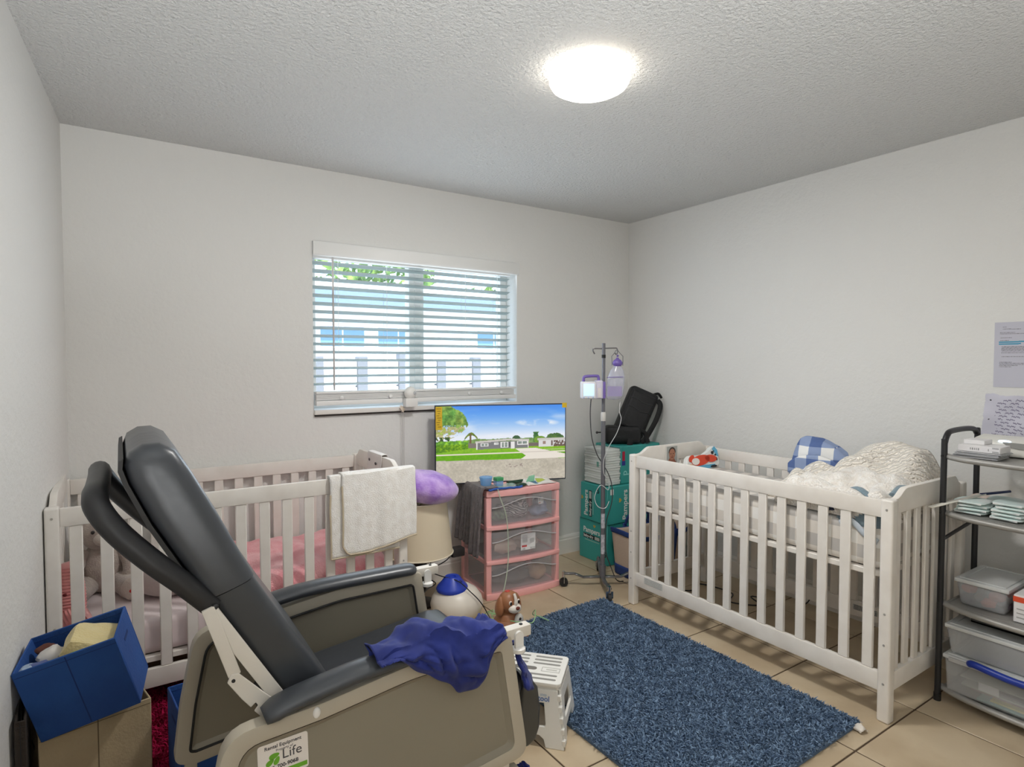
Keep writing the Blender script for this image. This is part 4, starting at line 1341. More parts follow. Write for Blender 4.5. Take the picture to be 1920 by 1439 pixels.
    put((U < 0.24) & (V > 0.56) & (V < 0.60 - 0.20 * U), 60 + 100 * n3, 116 + 90 * n3, 36)
    put((V > 0.555) & (V < 0.60), 122 + 30 * n3, 176 + 24 * n3, 50)
    put((U < 0.24) & (V > 0.50) & (V < 0.605 - 0.19 * U), 56 + 120 * n3 * n2 * 1.6, 110 + 120 * n3 * n2 * 1.4, 34)
    put((V > 0.622) & (V < 0.640), 232, 224, 204)
    put((V > 0.640) & (V < 0.71), 96 + 24 * n3, 160 + 24 * n3, 30)
    road = V > 0.705 + 0.02 * U
    put(road, 196 + 26 * (n1 - .5) + 30 * (n3 - .5), 188 + 26 * (n1 - .5) + 30 * (n3 - .5), 172 + 26 * (n1 - .5) + 26 * (n3 - .5))
    put(road & (V > .775) & (V < .825) & (U > .53) & (U < .66) & (n3 > .62), 160, 146, 138)
    x1 = 0.60 + (V - 0.575) * 0.85
    x1 = np.where(V > 0.675, 0.685 - (V - 0.675) * 0.9, x1)
    x2 = 0.76 + (V - 0.575) * 2.6
    put((V > 0.575) & (V < 0.722) & (U > x1) & (U < x2), 238, 230, 218)
    put((V > 0.622) & (V < 0.634) & (U > x1) & (U < x2), 214, 204, 194)
    put((V > 0.64) & (V < 0.705) & (U > .93) & (U > x2), 110, 168, 40)
    # house in the middle
    put((U > 0.30) & (U < 0.705) & (V > 0.478) & (V < 0.578 - 0.015 * U), 128, 128, 130)
    rt = 0.452 + np.abs(U - 0.55) * 0.10
    put((U > 0.293) & (U < 0.71) & (V > rt - 0.012) & (V < rt + 0.014), 206, 200, 194)
    put((U > 0.30) & (U < 0.31) & (V > 0.48) & (V < 0.575), 232, 230, 226)
    put((U > 0.70) & (U < 0.708) & (V > 0.48) & (V < 0.57), 226, 222, 214)
    for (a, c, e, h) in ((0.333, 0.395, 0.492, 0.536), (0.438, 0.470, 0.486, 0.52), (0.487, 0.548, 0.483, 0.56), (0.615, 0.70, 0.476, 0.528)):
        put((U > a) & (U < c) & (V > e) & (V < h), 240, 238, 236)
        q = 0.008
        put((U > a + q) & (U < c - q) & (V > e + q) & (V < h - q) & (np.abs(U - (a + c) / 2) > 0.003), 112 + 60 * n2, 128 + 50 * n2, 124 + 40 * n2)
    put((U > 0.567) & (U < 0.597) & (V > 0.483) & (V < 0.575), 236, 234, 232)
    put((U > 0.552) & (U < 0.562) & (V > 0.49) & (V < 0.555), 84, 84, 86)
    # house on the right
    put((U > 0.785) & (V > 0.478) & (V < 0.565), 224, 222, 222)
    put((U > 0.775) & (V > 0.448) & (V < 0.478), 206, 202, 196)
    put((U > 0.905) & (V > 0.480) & (V < 0.565) & (n3 > 0.42), 112, 92, 84)
    put((U > 0.82) & (U < 0.845) & (V > 0.49) & (V < 0.53), 160, 136, 126)
    put((U > 0.885) & (U < 0.9) & (V > 0.48) & (V < 0.55), 116, 98, 92)
    put((U > 0.62) & (V > 0.598) & (V < 0.606) & (U > x2), 216, 214, 190)
    return r, g, b
panel('screen', tv, (0.006, -0.0012, TH - 0.006), (1, 0, 0), (0, 0, -1), TW - 0.012, TH - 0.014, 300, 172, fn_tv, vcol_mat('lit screen', 0.25, 0.92))
M_YEL = P('yellow sticker', (224, 186, 40), 0.5)
sk = MB().box(0.004, 0.043, -0.003, -0.0014, TH - 0.146, TH - 0.008).build('energy_sticker', M_YEL, tv, smooth=0, local=True)
b = MB()
for k in range(9):
    z = TH - 0.022 - 0.0135 * k
    b.box(0.009 + 0.004 * (k % 3), 0.038 - 0.004 * ((k * 5) % 4), -0.0036, -0.003, z, z + 0.003)
b.build('print_lines', P('sticker ink', (120, 84, 20), 0.6), sk, smooth=0, local=True)
MB().box(TW - 0.026, TW + 0.004, -0.004, -0.0014, TH - 0.026, TH + 0.004).build('corner_sticker', M_YEL, tv, smooth=0, local=True)
for x in (0.27, 0.60):
    MB().hexa([(x - 0.012, -0.03, 0.0005), (x + 0.012, -0.03, 0.0005), (x + 0.012, 0.05, 0.0005), (x - 0.012, 0.05, 0.0005), (x - 0.006, -0.004, 0.014), (x + 0.006, -0.004, 0.014), (x + 0.006, 0.03, 0.014), (x - 0.006, 0.03, 0.014)]).build('foot', M_TVB, tv, smooth=0, local=True)

# ------------------------------------------------------------------ things on top of the drawers, in front of the screen
ZT = 0.6405
rm = wmat(dr)
def on(x, y, z=0.0):
    return rm @ Vector((x, y, ZT + z))
# clear zip bag with a blue edge
def f(u, v):
    x = 0.005 + 0.22 * u; y = -0.02 + 0.10 * v
    return on(x, y, 0.004 + 0.012 * abs(nz(x * 18, y * 20, 2)) + 0.006 * v)
zb = thing('zip_bag', 'clear plastic zip bag with a blue edge on the drawer top', 'plastic bag', on(0.11, 0.04))
MB().grid(f, 24, 12).build('film', P('clear film', (176, 204, 196), 0.12, alpha=0.45), zb, solid=0.001)
MB().tube([Vector(f(i / 20, 0.0)) + Vector((0, -0.002, 0.001)) for i in range(21)], 0.0065, 6).build('zip_edge', P('zip blue', (38, 88, 172), 0.35), zb)
# light blue clear cup with pink card
M_CUP = P('light blue clear plastic', (130, 190, 240), 0.15, alpha=0.55)
cp_ = thing('blue_cup', 'translucent light blue plastic pack with pink inside at the drawer corner', 'plastic pack', on(0.03, 0.05))
MB().lathe([(0.026, 0.0), (0.030, 0.03), (0.036, 0.058), (0.033, 0.060), (0.027, 0.03), (0.024, 0.004)], on(0.025, 0.055, 0.012), 18, sx=1.15).build('shell', M_CUP, cp_)
MB().box(-0.016, 0.018, -0.004, 0.004, 0.01, 0.044, Matrix.Translation(on(0.028, 0.045, 0.012))).build('pink_card', P('pink card', (226, 138, 128), 0.6), cp_, smooth=0)
# small box with green cap
gb = thing('green_capped_tub', 'small clear tub with a green lid before the screen', 'tub', on(0.115, 0.06))
MB().box(-0.023, 0.023, -0.02, 0.02, 0.012, 0.038, Matrix.Translation(on(0.115, 0.07))).build('tub', M_CUP, gb, bevel=0.003)
MB().box(-0.024, 0.024, -0.021, 0.021, 0.038, 0.058, Matrix.Translation(on(0.115, 0.07))).build('lid', P('green plastic', (72, 160, 104), 0.4), gb, bevel=0.003)
MB().box(-0.022, 0.022, -0.019, 0.019, 0.0, 0.012, Matrix.Translation(on(0.115, 0.07))).build('foot', M_CUP, gb, smooth=0)
# dark green tube and case
M_DG = P('dark green plastic', (22, 60, 40), 0.3)
tag(MB().tube([on(0.18, 0.075, 0.014), on(0.30, 0.085, 0.014)], 0.0135, 12).build('green_tube', M_DG), 'dark green tube lying before the television screen', 'tube')
tag(MB().ball(on(0.235, 0.005, 0.012), (0.038, 0.018, 0.0115), 18, 10).build('green_case', M_DG), 'small oval dark green case in front of the green tube', 'case')
b = MB()
def f(u, v):
    x = 0.275 + 0.20 * u; y = -0.005 + 0.10 * v
    e = min(1, u / 0.1, (1 - u) / 0.1, v / 0.1, (1 - v) / 0.1)
    return on(x, y, 0.004 + max(e, 0) * (0.012 + 0.016 * nz(x * 16, y * 18, 4)) + 0.012 * max(0, v - 0.5) * 2)
wr = thing('paper_wrapper', 'crumpled white wrapper with green and blue print on the drawer top right', 'wrapper', on(0.37, 0.05))
MB().grid(f, 24, 14).build('paper', P('wrapper white', (224, 222, 218), 0.6), wr, solid=0.0015)
def patch(u0, u1, v0, v1, m, nm):
    MB().grid(lambda u, v: Vector(f(u0 + (u1 - u0) * u, v0 + (v1 - v0) * v)) + Vector((0, -0.001, 0.002)), 8, 6).build(nm, m, wr, solid=0.0008)
patch(0.15, 0.42, 0.2, 0.55, P('wrapper blue', (86, 128, 160), 0.6), 'blue_print')
patch(0.45, 0.72, 0.35, 0.7, P('wrapper lime', (176, 190, 84), 0.6), 'lime_print')
MB().hexa([on(0.285, 0.03, 0.018), on(0.34, 0.03, 0.02), on(0.355, 0.05, 0.05), on(0.315, 0.05, 0.046), on(0.285, 0.034, 0.022), on(0.34, 0.034, 0.024), on(0.355, 0.054, 0.052), on(0.315, 0.054, 0.048)]).build('green_flap', P('mint film', (130, 196, 160), 0.3, alpha=0.7), wr, smooth=0)

# grey towel hanging over the left side of the drawers
M_GT = P('grey towelling', (112, 102, 102), 0.98, col2=(92, 84, 86), vscale=45, bump=0.7, bscale=170, sheen=0.3)
def hang(y0, y1, zb, off, seed):
    def f(u, v):
        y = y0 + (y1 - y0) * u
        s = v * (0.64 - zb + 0.10)
        wob = 0.014 * nz(y * 14, seed) + 0.010 * math.sin(y * 60 + seed)
        if s < 0.64 - zb:
            h = 1 - s / (0.64 - zb)
            return rm @ Vector((-0.012 - off - 0.022 * h - abs(wob) * (0.4 + h), y + 0.02 * h * nz(seed, 3), zb + s + 0.006 * nz(y * 20, seed)))
        q = s - (0.64 - zb)
        t = min(q / 0.03, 1)
        return rm @ Vector((-0.012 - off + (0.012 + off) * t + max(0, q - 0.03), y, ZT + 0.004 + off * 0.5 + 0.006 * math.sin(PI * t)))
    return f
gt = thing('grey_towel', 'dark grey towel hanging over the left side of the pink drawers', 'towel', rm @ Vector((0, 0.15, 0.25)))
MB().grid(hang(0.10, 0.315, 0.30, 0.004, 2), 30, 40).build('rear_fold', M_GT, gt, solid=0.010)
MB().grid(hang(-0.018, 0.115, 0.265, 0.022, 6), 22, 40).build('front_fold', M_GT, gt, solid=0.012)
hb = hang(0.10, 0.315, 0.30, 0.004, 2)
for vv in (0.14, 0.155, 0.17):
    MB().tube([Vector(hb(i / 12, vv)) + Vector((-0.006, 0, 0)) for i in range(13)], 0.0016, 5).build('woven_band', P('grey band', (134, 124, 122), 0.9), gt)

# ------------------------------------------------------------------ lamp on the floor with purple pillow on top
lx, ly = 1.405, 3.075
la = thing('table_lamp', 'lamp with cream drum shade standing on the floor between crib and drawers', 'lamp', (lx, ly, 0))
MB().lathe([(0.185, 0.300), (0.150, 0.600), (0.147, 0.600), (0.182, 0.300)], (lx, ly, 0), 48).build('lamp_shade', P('cream shade', (222, 208, 182), 0.8), la)
for z, r in ((0.302, 0.186), (0.598, 0.150)):
    MB().tube([(lx + r * math.cos(2 * PI * i / 40), ly + r * math.sin(2 * PI * i / 40), z) for i in range(40)], 0.004, 6, closed=True).build('shade_trim', P('shade trim', (232, 222, 200), 0.7), la)
MB().lathe([(0.085, 0.0), (0.085, 0.014), (0.03, 0.03), (0.022, 0.06), (0.045, 0.12), (0.052, 0.18), (0.03, 0.26), (0.012, 0.30), (0.012, 0.46)], (lx, ly, 0), 28).build('base', P('dark bronze', (44, 38, 34), 0.4, 0.5), la)
b = MB()
for k in range(3):
    a = 2 * PI * k / 3
    b.tube([(lx, ly, 0.575), (lx + 0.149 * math.cos(a), ly + 0.149 * math.sin(a), 0.597)], 0.003, 6)
b.tube([(lx, ly, 0.45), (lx, ly, 0.58)], 0.004, 6)
b.build('spider', P('lamp wire', (160, 150, 130), 0.4, 0.8), la)
M_PURP = P('purple plush', (146, 100, 200), 0.95, col2=(204, 172, 230), vscale=11, bump=0.5, bscale=90, sheen=0.6)
def fn(p, d):
    k = 1 - 0.16 * max(0, d.x) ** 2 - 0.10 * abs(d.z)
    return Vector((p.x, p.y * k, p.z * k * (1 + 0.06 * noise.noise(d * 3))))
pp_ = MB().ball((1.415, 2.995, 0.688), (0.175, 0.150, 0.100), 36, 22, Matrix.Rotation(rad(-33), 4, 'Z') @ Matrix.Rotation(rad(10), 4, 'Y'), fn).build('purple_pillow', M_PURP)
tag(pp_, 'purple mottled plush pillow lying on the cream lamp shade', 'pillow')

# ------------------------------------------------------------------ humidifier
hx, hy = 1.500, 2.815
hu = thing('humidifier', 'white egg-shaped humidifier with a blue top on the floor', 'humidifier', (hx, hy, 0))
MB().lathe([(0.085, 0.0), (0.112, 0.012), (0.136, 0.045), (0.143, 0.080), (0.134, 0.115), (0.110, 0.148), (0.080, 0.168), (0.066, 0.172)], (hx, hy, 0), 40, sx=1.0).build('body', P('humidifier white', (226, 218, 206), 0.35), hu, smooth=60)
M_BLUP = P('blue plastic', (36, 64, 178), 0.35)
cpp = MB().lathe([(0.083, 0.156), (0.087, 0.166), (0.080, 0.180), (0.056, 0.206), (0.044, 0.224), (0.038, 0.230), (0.022, 0.228), (0.020, 0.220)], (hx - 0.028, hy - 0.002, 0), 32).build('top', M_BLUP, hu, smooth=50)
b = MB()
b.ball((hx - 0.005, hy - 0.045, 0.208), (0.013, 0.013, 0.009), 12, 8)
for k in range(5):
    b.tube([(hx - 0.075 + 0.005 * k, hy - 0.03 + 0.004 * k, 0.186 + 0.006 * k), (hx - 0.068 + 0.005 * k, hy - 0.045 + 0.004 * k, 0.184 + 0.006 * k)], 0.002, 5)
b.build('vents', P('navy plastic', (22, 36, 116), 0.4), cpp)
MB().tube([(hx + 0.035, hy - 0.1175, 0.118), (hx + 0.052, hy - 0.111, 0.118), (hx + 0.066, hy - 0.103, 0.112)], 0.004, 6).build('mark', P('emboss', (196, 188, 178), 0.5), hu)
# black power cable over the humidifier
M_BLK = P('black cable', (22, 22, 24), 0.5)
cable('power_cable', 'thin black cable running over the white humidifier to the floor', [(1.36, 2.99, 0.245), (1.415, 2.85, 0.232), (1.475, 2.755, 0.219), (1.525, 2.70, 0.165), (1.565, 2.675, 0.115), (1.60, 2.668, 0.055), (1.60, 2.60, 0.006), (1.54, 2.50, 0.004), (1.46, 2.42, 0.004)], 0.0028, M_BLK)
cable('power_cable', 'tangled black cables hanging below the cream lamp shade', [(1.40, 2.975, 0.30), (1.42, 2.94, 0.24), (1.39, 2.93, 0.20), (1.43, 2.93, 0.16), (1.375, 2.94, 0.13), (1.345, 2.94, 0.07), (1.33, 2.90, 0.004)], 0.0030, M_BLK)
cable('power_cable', 'black cable stretched from the lamp to the adapter beside the grey towel', [(1.36, 2.97, 0.245), (1.42, 2.93, 0.255), (1.50, 2.93, 0.28), (1.58, 3.0, 0.30)], 0.0030, M_BLK)
b = MB()
b.box(1.575, 1.655, 3.00, 3.06, 0.255, 0.305)
ad = tag(b.build('power_adapter', P('adapter black', (46, 42, 42), 0.6), bevel=0.008), 'black power adapter hanging by its cable below the grey towel', 'adapter')

# ------------------------------------------------------------------ puppy-shaped nebulizer
M_PUP = P('puppy brown', (150, 98, 64), 0.4, col2=(158, 106, 72), vscale=6)
M_PUPW = P('puppy white', (228, 220, 210), 0.4)
M_PUPD = P('puppy dark', (36, 24, 22), 0.25)
fx, fy = 1.605, 2.462
pu = thing('puppy_toy', 'brown and white plastic puppy sitting on the floor behind the recliner arm', 'toy', (fx, fy, 0), rad(4))
def L(x, y, z): return (x, y, z)
MB().ball((0, 0.01, 0.062), (0.075, 0.075, 0.062), 28, 16).lathe([(0.07, 0.0), (0.074, 0.03), (0.072, 0.07), (0.055, 0.115), (0.042, 0.135)], (0, 0.01, 0), 28).build('body', M_PUP, pu, local=True, smooth=80)
hd = MB().ball((0, 0, 0.178), (0.056, 0.052, 0.058), 28, 18).build('head', M_PUP, pu, local=True)
MB().ball((0.004, -0.044, 0.160), (0.036, 0.028, 0.024), 20, 12).build('muzzle', M_PUPW, pu, local=True)
MB().ball((0.004, -0.071, 0.168), (0.012, 0.008, 0.009), 14, 8).build('nose', P('nose brown', (110, 44, 34), 0.3), pu, local=True)
MB().tube(spline([(0.003, -0.041, 0.232), (0.003, -0.052, 0.215), (0.003, -0.055, 0.195), (0.003, -0.052, 0.176)], 4), [0.007] * 4 + [0.008] * 4 + [0.010] * 5, 10).build('blaze', M_PUPW, pu, local=True)
for s in (-1, 1):
    ew = MB().ball((s * 0.024 + 0.003, -0.044, 0.190), (0.0095, 0.006, 0.012), 14, 8).build('eye', M_PUPW, pu, local=True)
    MB().ball((s * 0.024 + 0.003, -0.0485, 0.189), (0.0068, 0.004, 0.0092), 12, 8).build('pupil', M_PUPD, ew, local=True)
    def fn(p, d, s=s):
        return Vector((p.x, p.y * (0.7 + 0.3 * (1 - d.z)), p.z))
    MB().ball((s * 0.054, 0.004, 0.166), (0.016, 0.030, 0.050), 18, 12, Matrix.Rotation(rad(-8 * s), 4, 'Y'), fn).build('ear', M_PUP, pu, local=True)
    MB().ball((s * 0.05, -0.055, 0.018), (0.026, 0.036, 0.018), 16, 10).build('paw', M_PUP, pu, local=True)
MB().ball((0.022, -0.055, 0.098), (0.026, 0.018, 0.036), 18, 12).build('chest', P('chest grey', (196, 192, 186), 0.4), pu, local=True)
MB().ball((0.018, -0.0715, 0.112), (0.007, 0.004, 0.007), 12, 8).build('port', M_PUPD, pu, local=True)
MB().ball((-0.006, 0.0, 0.234), (0.014, 0.012, 0.005), 12, 8).build('button', P('red button', (186, 60, 44), 0.4), pu, local=True)
M_TUBE = P('clear tubing', (200, 214, 192), 0.2, alpha=0.75)
M_TUBEG = P('green tubing', (164, 206, 150), 0.25, alpha=0.8)
cable('air_tube', 'clear tube curling from the puppy over the blue rug', [(1.575, 2.40, 0.112), (1.60, 2.36, 0.115), (1.66, 2.33, 0.11), (1.74, 2.42, 0.12), (1.78, 2.50, 0.06), (1.83, 2.50, 0.035), (1.84, 2.44, 0.034)], 0.0026, M_TUBEG, 'tubes')
cable('air_tube', 'long clear tube hanging from the zip bag down the drawer fronts', [(1.79, 2.86, 0.655), (1.80, 2.845, 0.60), (1.835, 2.84, 0.50), (1.845, 2.835, 0.36), (1.84, 2.83, 0.22), (1.80, 2.81, 0.09), (1.73, 2.78, 0.01), (1.66, 2.72, 0.005)], 0.0030, M_TUBE, 'tubes')
b = MB()
for k in range(6):
    a = rad(20 + 50 * k)
    b.tube(spline([(1.66, 2.69, 0.02), (1.66 + 0.035 * math.cos(a), 2.69 + 0.035 * math.sin(a), 0.030), (1.66 + 0.065 * math.cos(a + 0.3), 2.69 + 0.065 * math.sin(a + 0.3), 0.005)], 5), 0.0026, 6)
tag(b.build('tube_bundle', M_TUBEG), 'pale green bundle of thin tubing on the floor before the puppy', 'tubing')
cable('air_tube', 'loose loop of clear tubing on the tiles beside the humidifier', [(1.62, 2.63, 0.005), (1.56, 2.60, 0.005), (1.50, 2.62, 0.005), (1.52, 2.58, 0.005), (1.60, 2.57, 0.008), (1.66, 2.61, 0.006)], 0.003, M_TUBE, 'tubes')
# ------------------------------------------------------------------ feeding pump pole
M_STEEL = P('grey steel', (134, 132, 134), 0.32, 0.75)
M_STEELD = P('grey painted steel', (112, 112, 118), 0.4, 0.3)
ix, iy = 2.465, 2.720
iv = thing('drip_stand', 'grey wheeled drip stand with hooks between the drawers and right crib', 'drip stand', (ix, iy, 0))
MB().tube([(ix, iy, 0.06), (ix, iy, 1.03)], 0.0132, 16).build('lower_pole', M_STEELD, iv)
MB().tube([(ix, iy, 1.05), (ix, iy, 1.495)], 0.0105, 16).build('upper_pole', M_STEELD, iv)
MB().lathe([(0.015, 1.02), (0.0165, 1.025), (0.0165, 1.065), (0.0125, 1.075)], (ix, iy, 0), 18).build('collar', P('collar white', (206, 204, 200), 0.4), iv)
MB().lathe([(0.0125, 1.405), (0.0125, 1.425)], (ix, iy, 0), 16).build('top_ring', M_SEAL, iv)
MB().tube([(ix - 0.014, iy + 0.006, 0.95), (ix - 0.034, iy + 0.016, 0.95)], 0.004, 8).ball((ix - 0.036, iy + 0.017, 0.95), 0.008, 10, 8).build('knob', M_SEAL, iv)
cr = Vector((0.8346, -0.5509, 0))
for s, pts in ((-1, [(0, 1.462), (0.045, 1.463), (0.062, 1.462), (0.066, 1.452), (0.060, 1.438), (0.054, 1.430)]), (1, [(0, 1.464), (0.07, 1.466), (0.080, 1.462), (0.084, 1.450), (0.082, 1.432), (0.074, 1.428), (0.070, 1.436)])):
    MB().tube(spline([Vector((ix, iy, 0)) + cr * (s * a) + Vector((0, 0, z)) for a, z in pts], 4), 0.0042, 8).build('hook', M_STEEL, iv)
for k, (cx, cy) in enumerate(((2.257, 2.841), (2.319, 2.498), (2.655, 2.600), (2.624, 2.936))):
    d = Vector((cx - ix, cy - iy, 0)); Lg = d.length; d.normalize()
    pts = [Vector((ix, iy, 0.055)) + d * 0.0, Vector((ix, iy, 0.055)) + d * Lg * 0.5, Vector((ix, iy, 0.078)) + d * Lg * 0.72, Vector((ix, iy, 0.080)) + d * Lg * 1.0]
    lg = MB()
    for a, c in zip(pts, pts[1:]):
        lg.bar(a, c, 0.026, 0.010)
    lg.build('leg', M_STEEL, iv, bevel=0.002, seg=1)
    q = Vector((cx, cy, 0))
    sd = d.cross(Vector((0, 0, 1)))
    MB().tube([q + Vector((0, 0, 0.060)), q + Vector((0, 0, 0.094))], 0.009, 10).bar(q + sd * 0.013 + Vector((0, 0, 0.025)), q + sd * 0.013 + Vector((0, 0, 0.065)), 0.016, 0.003, d).bar(q - sd * 0.013 + Vector((0, 0, 0.025)), q - sd * 0.013 + Vector((0, 0, 0.065)), 0.016, 0.003, d).build('caster_fork', P('chrome', (200, 200, 202), 0.15, 1.0), iv)
    MB().tube([q + sd * 0.010 + Vector((0, 0, 0.0265)), q - sd * 0.010 + Vector((0, 0, 0.0265))], 0.0265, 20).build('caster_wheel', M_SEAL, iv)
MB().tube([(ix, iy, 0.05), (ix, iy, 0.13)], 0.019, 16).build('hub', M_STEELD, iv)
def fn_iv(U, V):
    t = (np.sin(U * 60) * np.sin(V * 70) > 0.2) & (U > .15) & (U < .85)
    return np.where(t, 110, 214), np.where(t, 110, 212), np.where(t, 116, 208)
for z0, h in ((0.20, 0.12), (0.36, 0.09)):
    b = MB()
    b.grid(lambda u, v: (ix + 0.0137 * math.cos(rad(-180 + 130 * u)), iy + 0.0137 * math.sin(rad(-180 + 130 * u)), z0 + h * v), 8, 1)
    b.build('label', P('pole label', (206, 206, 212), 0.5, col2=(160, 160, 170), vscale=60), iv)
# feeding pump
cp3 = Vector((ix, iy, 0))
def ivp(a, z, d=0.0):            # a along the picture-right direction, d towards the room
    return cp3 + cr * a + Vector((-0.5509, -0.8346, 0)) * d + Vector((0, 0, z))
Miv = Matrix((tuple(cr) , (0.5509, 0.8346, 0), (0, 0, 1))).transposed().to_4x4()
pm = thing('feeding_pump', 'white and purple feeding pump with lit screen clamped on the pole', 'pump', (ix, iy, 1.15))
M_PW = P('pump white', (226, 226, 230), 0.35)
M_PP = P('pump purple', (112, 92, 168), 0.4)
Mp = Matrix.Translation(cp3) @ Miv
MB().box(-0.142, -0.052, -0.065, 0.02, 1.157, 1.263, Mp).build('body', M_PW, pm, bevel=0.012, seg=3)
sc = MB().box(-0.130, -0.066, -0.068, -0.064, 1.176, 1.250, Mp).build('screen', P('pump screen', (196, 222, 246), 0.2, emit=((178, 210, 245), 0.75)), pm, bevel=0.004)
MB().box(-0.054, -0.010, -0.055, 0.03, 1.158, 1.270, Mp).build('side_housing', P('pump pale', (208, 204, 220), 0.35), pm, bevel=0.01, seg=3)
MB().box(-0.044, -0.022, -0.062, -0.053, 1.165, 1.225, Mp).build('door', P('pump clear', (220, 214, 214), 0.3), pm, bevel=0.003)
MB().box(-0.012, 0.006, -0.05, 0.012, 1.160, 1.262, Mp).build('clamp', M_PP, pm, bevel=0.005)
hnd = [Mp @ Vector(p) for p in ((-0.125, -0.03, 1.258), (-0.125, -0.03, 1.282), (-0.112, -0.03, 1.293), (-0.05, -0.03, 1.296), (-0.036, -0.03, 1.290), (-0.034, -0.03, 1.262))]
MB().tube(spline(hnd, 4), 0.009, 10).build('handle', M_PP, pm)
for k in range(3):
    MB().ball(Mp @ Vector((-0.128 + 0.028 * k, -0.0655, 1.166)), (0.006, 0.004, 0.004), 10, 6).build('button', P('button blue', (170, 190, 222), 0.4), pm)
# feeding bag with purple cap hanging from the right hook
bg_ = thing('feeding_bag', 'clear feeding bag with purple cap hanging from the right hook', 'feeding bag', Mp @ Vector((0.07, -0.02, 1.16)))
M_BAG = P('bag film', (206, 208, 226), 0.15, alpha=0.38)
def fn(p, d):
    w = 1.0 if d.z < 0.1 else 1.0 - 0.72 * ((d.z - 0.1) / 0.9) ** 1.2
    return Vector((p.x * w * (1.0 + 0.04 * noise.noise(d * 4)), p.y * w, p.z))
b = MB()
prof = [(0.006, 1.152), (0.040, 1.156), (0.052, 1.172), (0.054, 1.22), (0.052, 1.29), (0.040, 1.33), (0.024, 1.355), (0.019, 1.372)]
b.lathe(prof, (0, 0, 0), 28, sx=1.0, sy=0.62)
tl = Matrix.Rotation(rad(4), 4, 'Y')
b.v = [Mp @ (Matrix.Translation((0.058, -0.03, 0)) @ p) + cr * ((p.z - 1.15) * 0.10) for p in b.v]
b.build('bag', M_BAG, bg_, smooth=70)
b = MB()
b.lathe([(0.020, 1.355), (0.030, 1.366), (0.031, 1.378), (0.022, 1.392), (0.010, 1.400), (0.006, 1.408)], (0, 0, 0), 20, sx=1.0, sy=0.8)
b.ball((0.001, 0, 1.418), 0.007, 10, 8)
b.v = [Mp @ (Matrix.Translation((0.079, -0.03, 0)) @ p) for p in b.v]
b.build('cap', M_PP, bg_)
hk = [(0.046, 1.358), (0.044, 1.415), (0.062, 1.436), (0.070, 1.452), (0.080, 1.452), (0.090, 1.438), (0.112, 1.415), (0.112, 1.358)]
MB().tube([Mp @ Vector((a, -0.03 if 0.05 < a < 0.1 else -0.03, z)) for a, z in hk], 0.0022, 6).build('hanger', M_STEELD, bg_)
MB().tube([Mp @ Vector((0.0095 + 0.098 * i / 10, -0.0645 - 0.004 * math.sin(PI * i / 10), 1.288 + 0.003 * i / 10)) for i in range(11)], 0.0022, 6).build('purple_seam', M_PP, bg_)
MB().box(0.015, 0.10, -0.066, -0.062, 1.175, 1.235, Mp).build('contents_mark', P('bag violet', (176, 164, 210), 0.3, alpha=0.5), bg_, smooth=0)
cable('feed_tube', 'white feeding line looping from the bag down the drip stand', [ivp(0.10, 1.15, 0.02), ivp(0.095, 1.08, 0.02), ivp(0.105, 1.03, 0.02), ivp(0.08, 0.95, 0.02), ivp(0.03, 0.86, 0.02), ivp(0.0, 0.78, 0.025), ivp(0.002, 0.70, 0.025), ivp(0.03, 0.66, 0.02), ivp(0.03, 0.60, 0.02), ivp(-0.02, 0.63, 0.03), ivp(-0.055, 0.56, 0.03), ivp(-0.035, 0.50, 0.03), ivp(0.01, 0.49, 0.03), ivp(0.035, 0.53, 0.02)], 0.0022, P('white tube', (206, 206, 206), 0.3))
cable('pump_cable', 'dark cable hanging from the feeding pump behind the pole to the floor', [ivp(-0.075, 1.16, 0.0), ivp(-0.08, 1.06, 0.0), ivp(-0.07, 0.92, 0.0), ivp(-0.04, 0.82, 0.0), ivp(-0.005, 0.76, -0.02), ivp(0.03, 0.70, 0.0), ivp(0.055, 0.62, 0.0), ivp(0.055, 0.52, 0.0), ivp(0.022, 0.40, 0.0), ivp(0.018, 0.30, 0.0), ivp(0.022, 0.20, 0.0), ivp(0.05, 0.12, 0.0), ivp(0.09, 0.03, -0.01), ivp(0.14, 0.005, -0.06)], 0.003, P('grey cable', (64, 62, 64), 0.5))

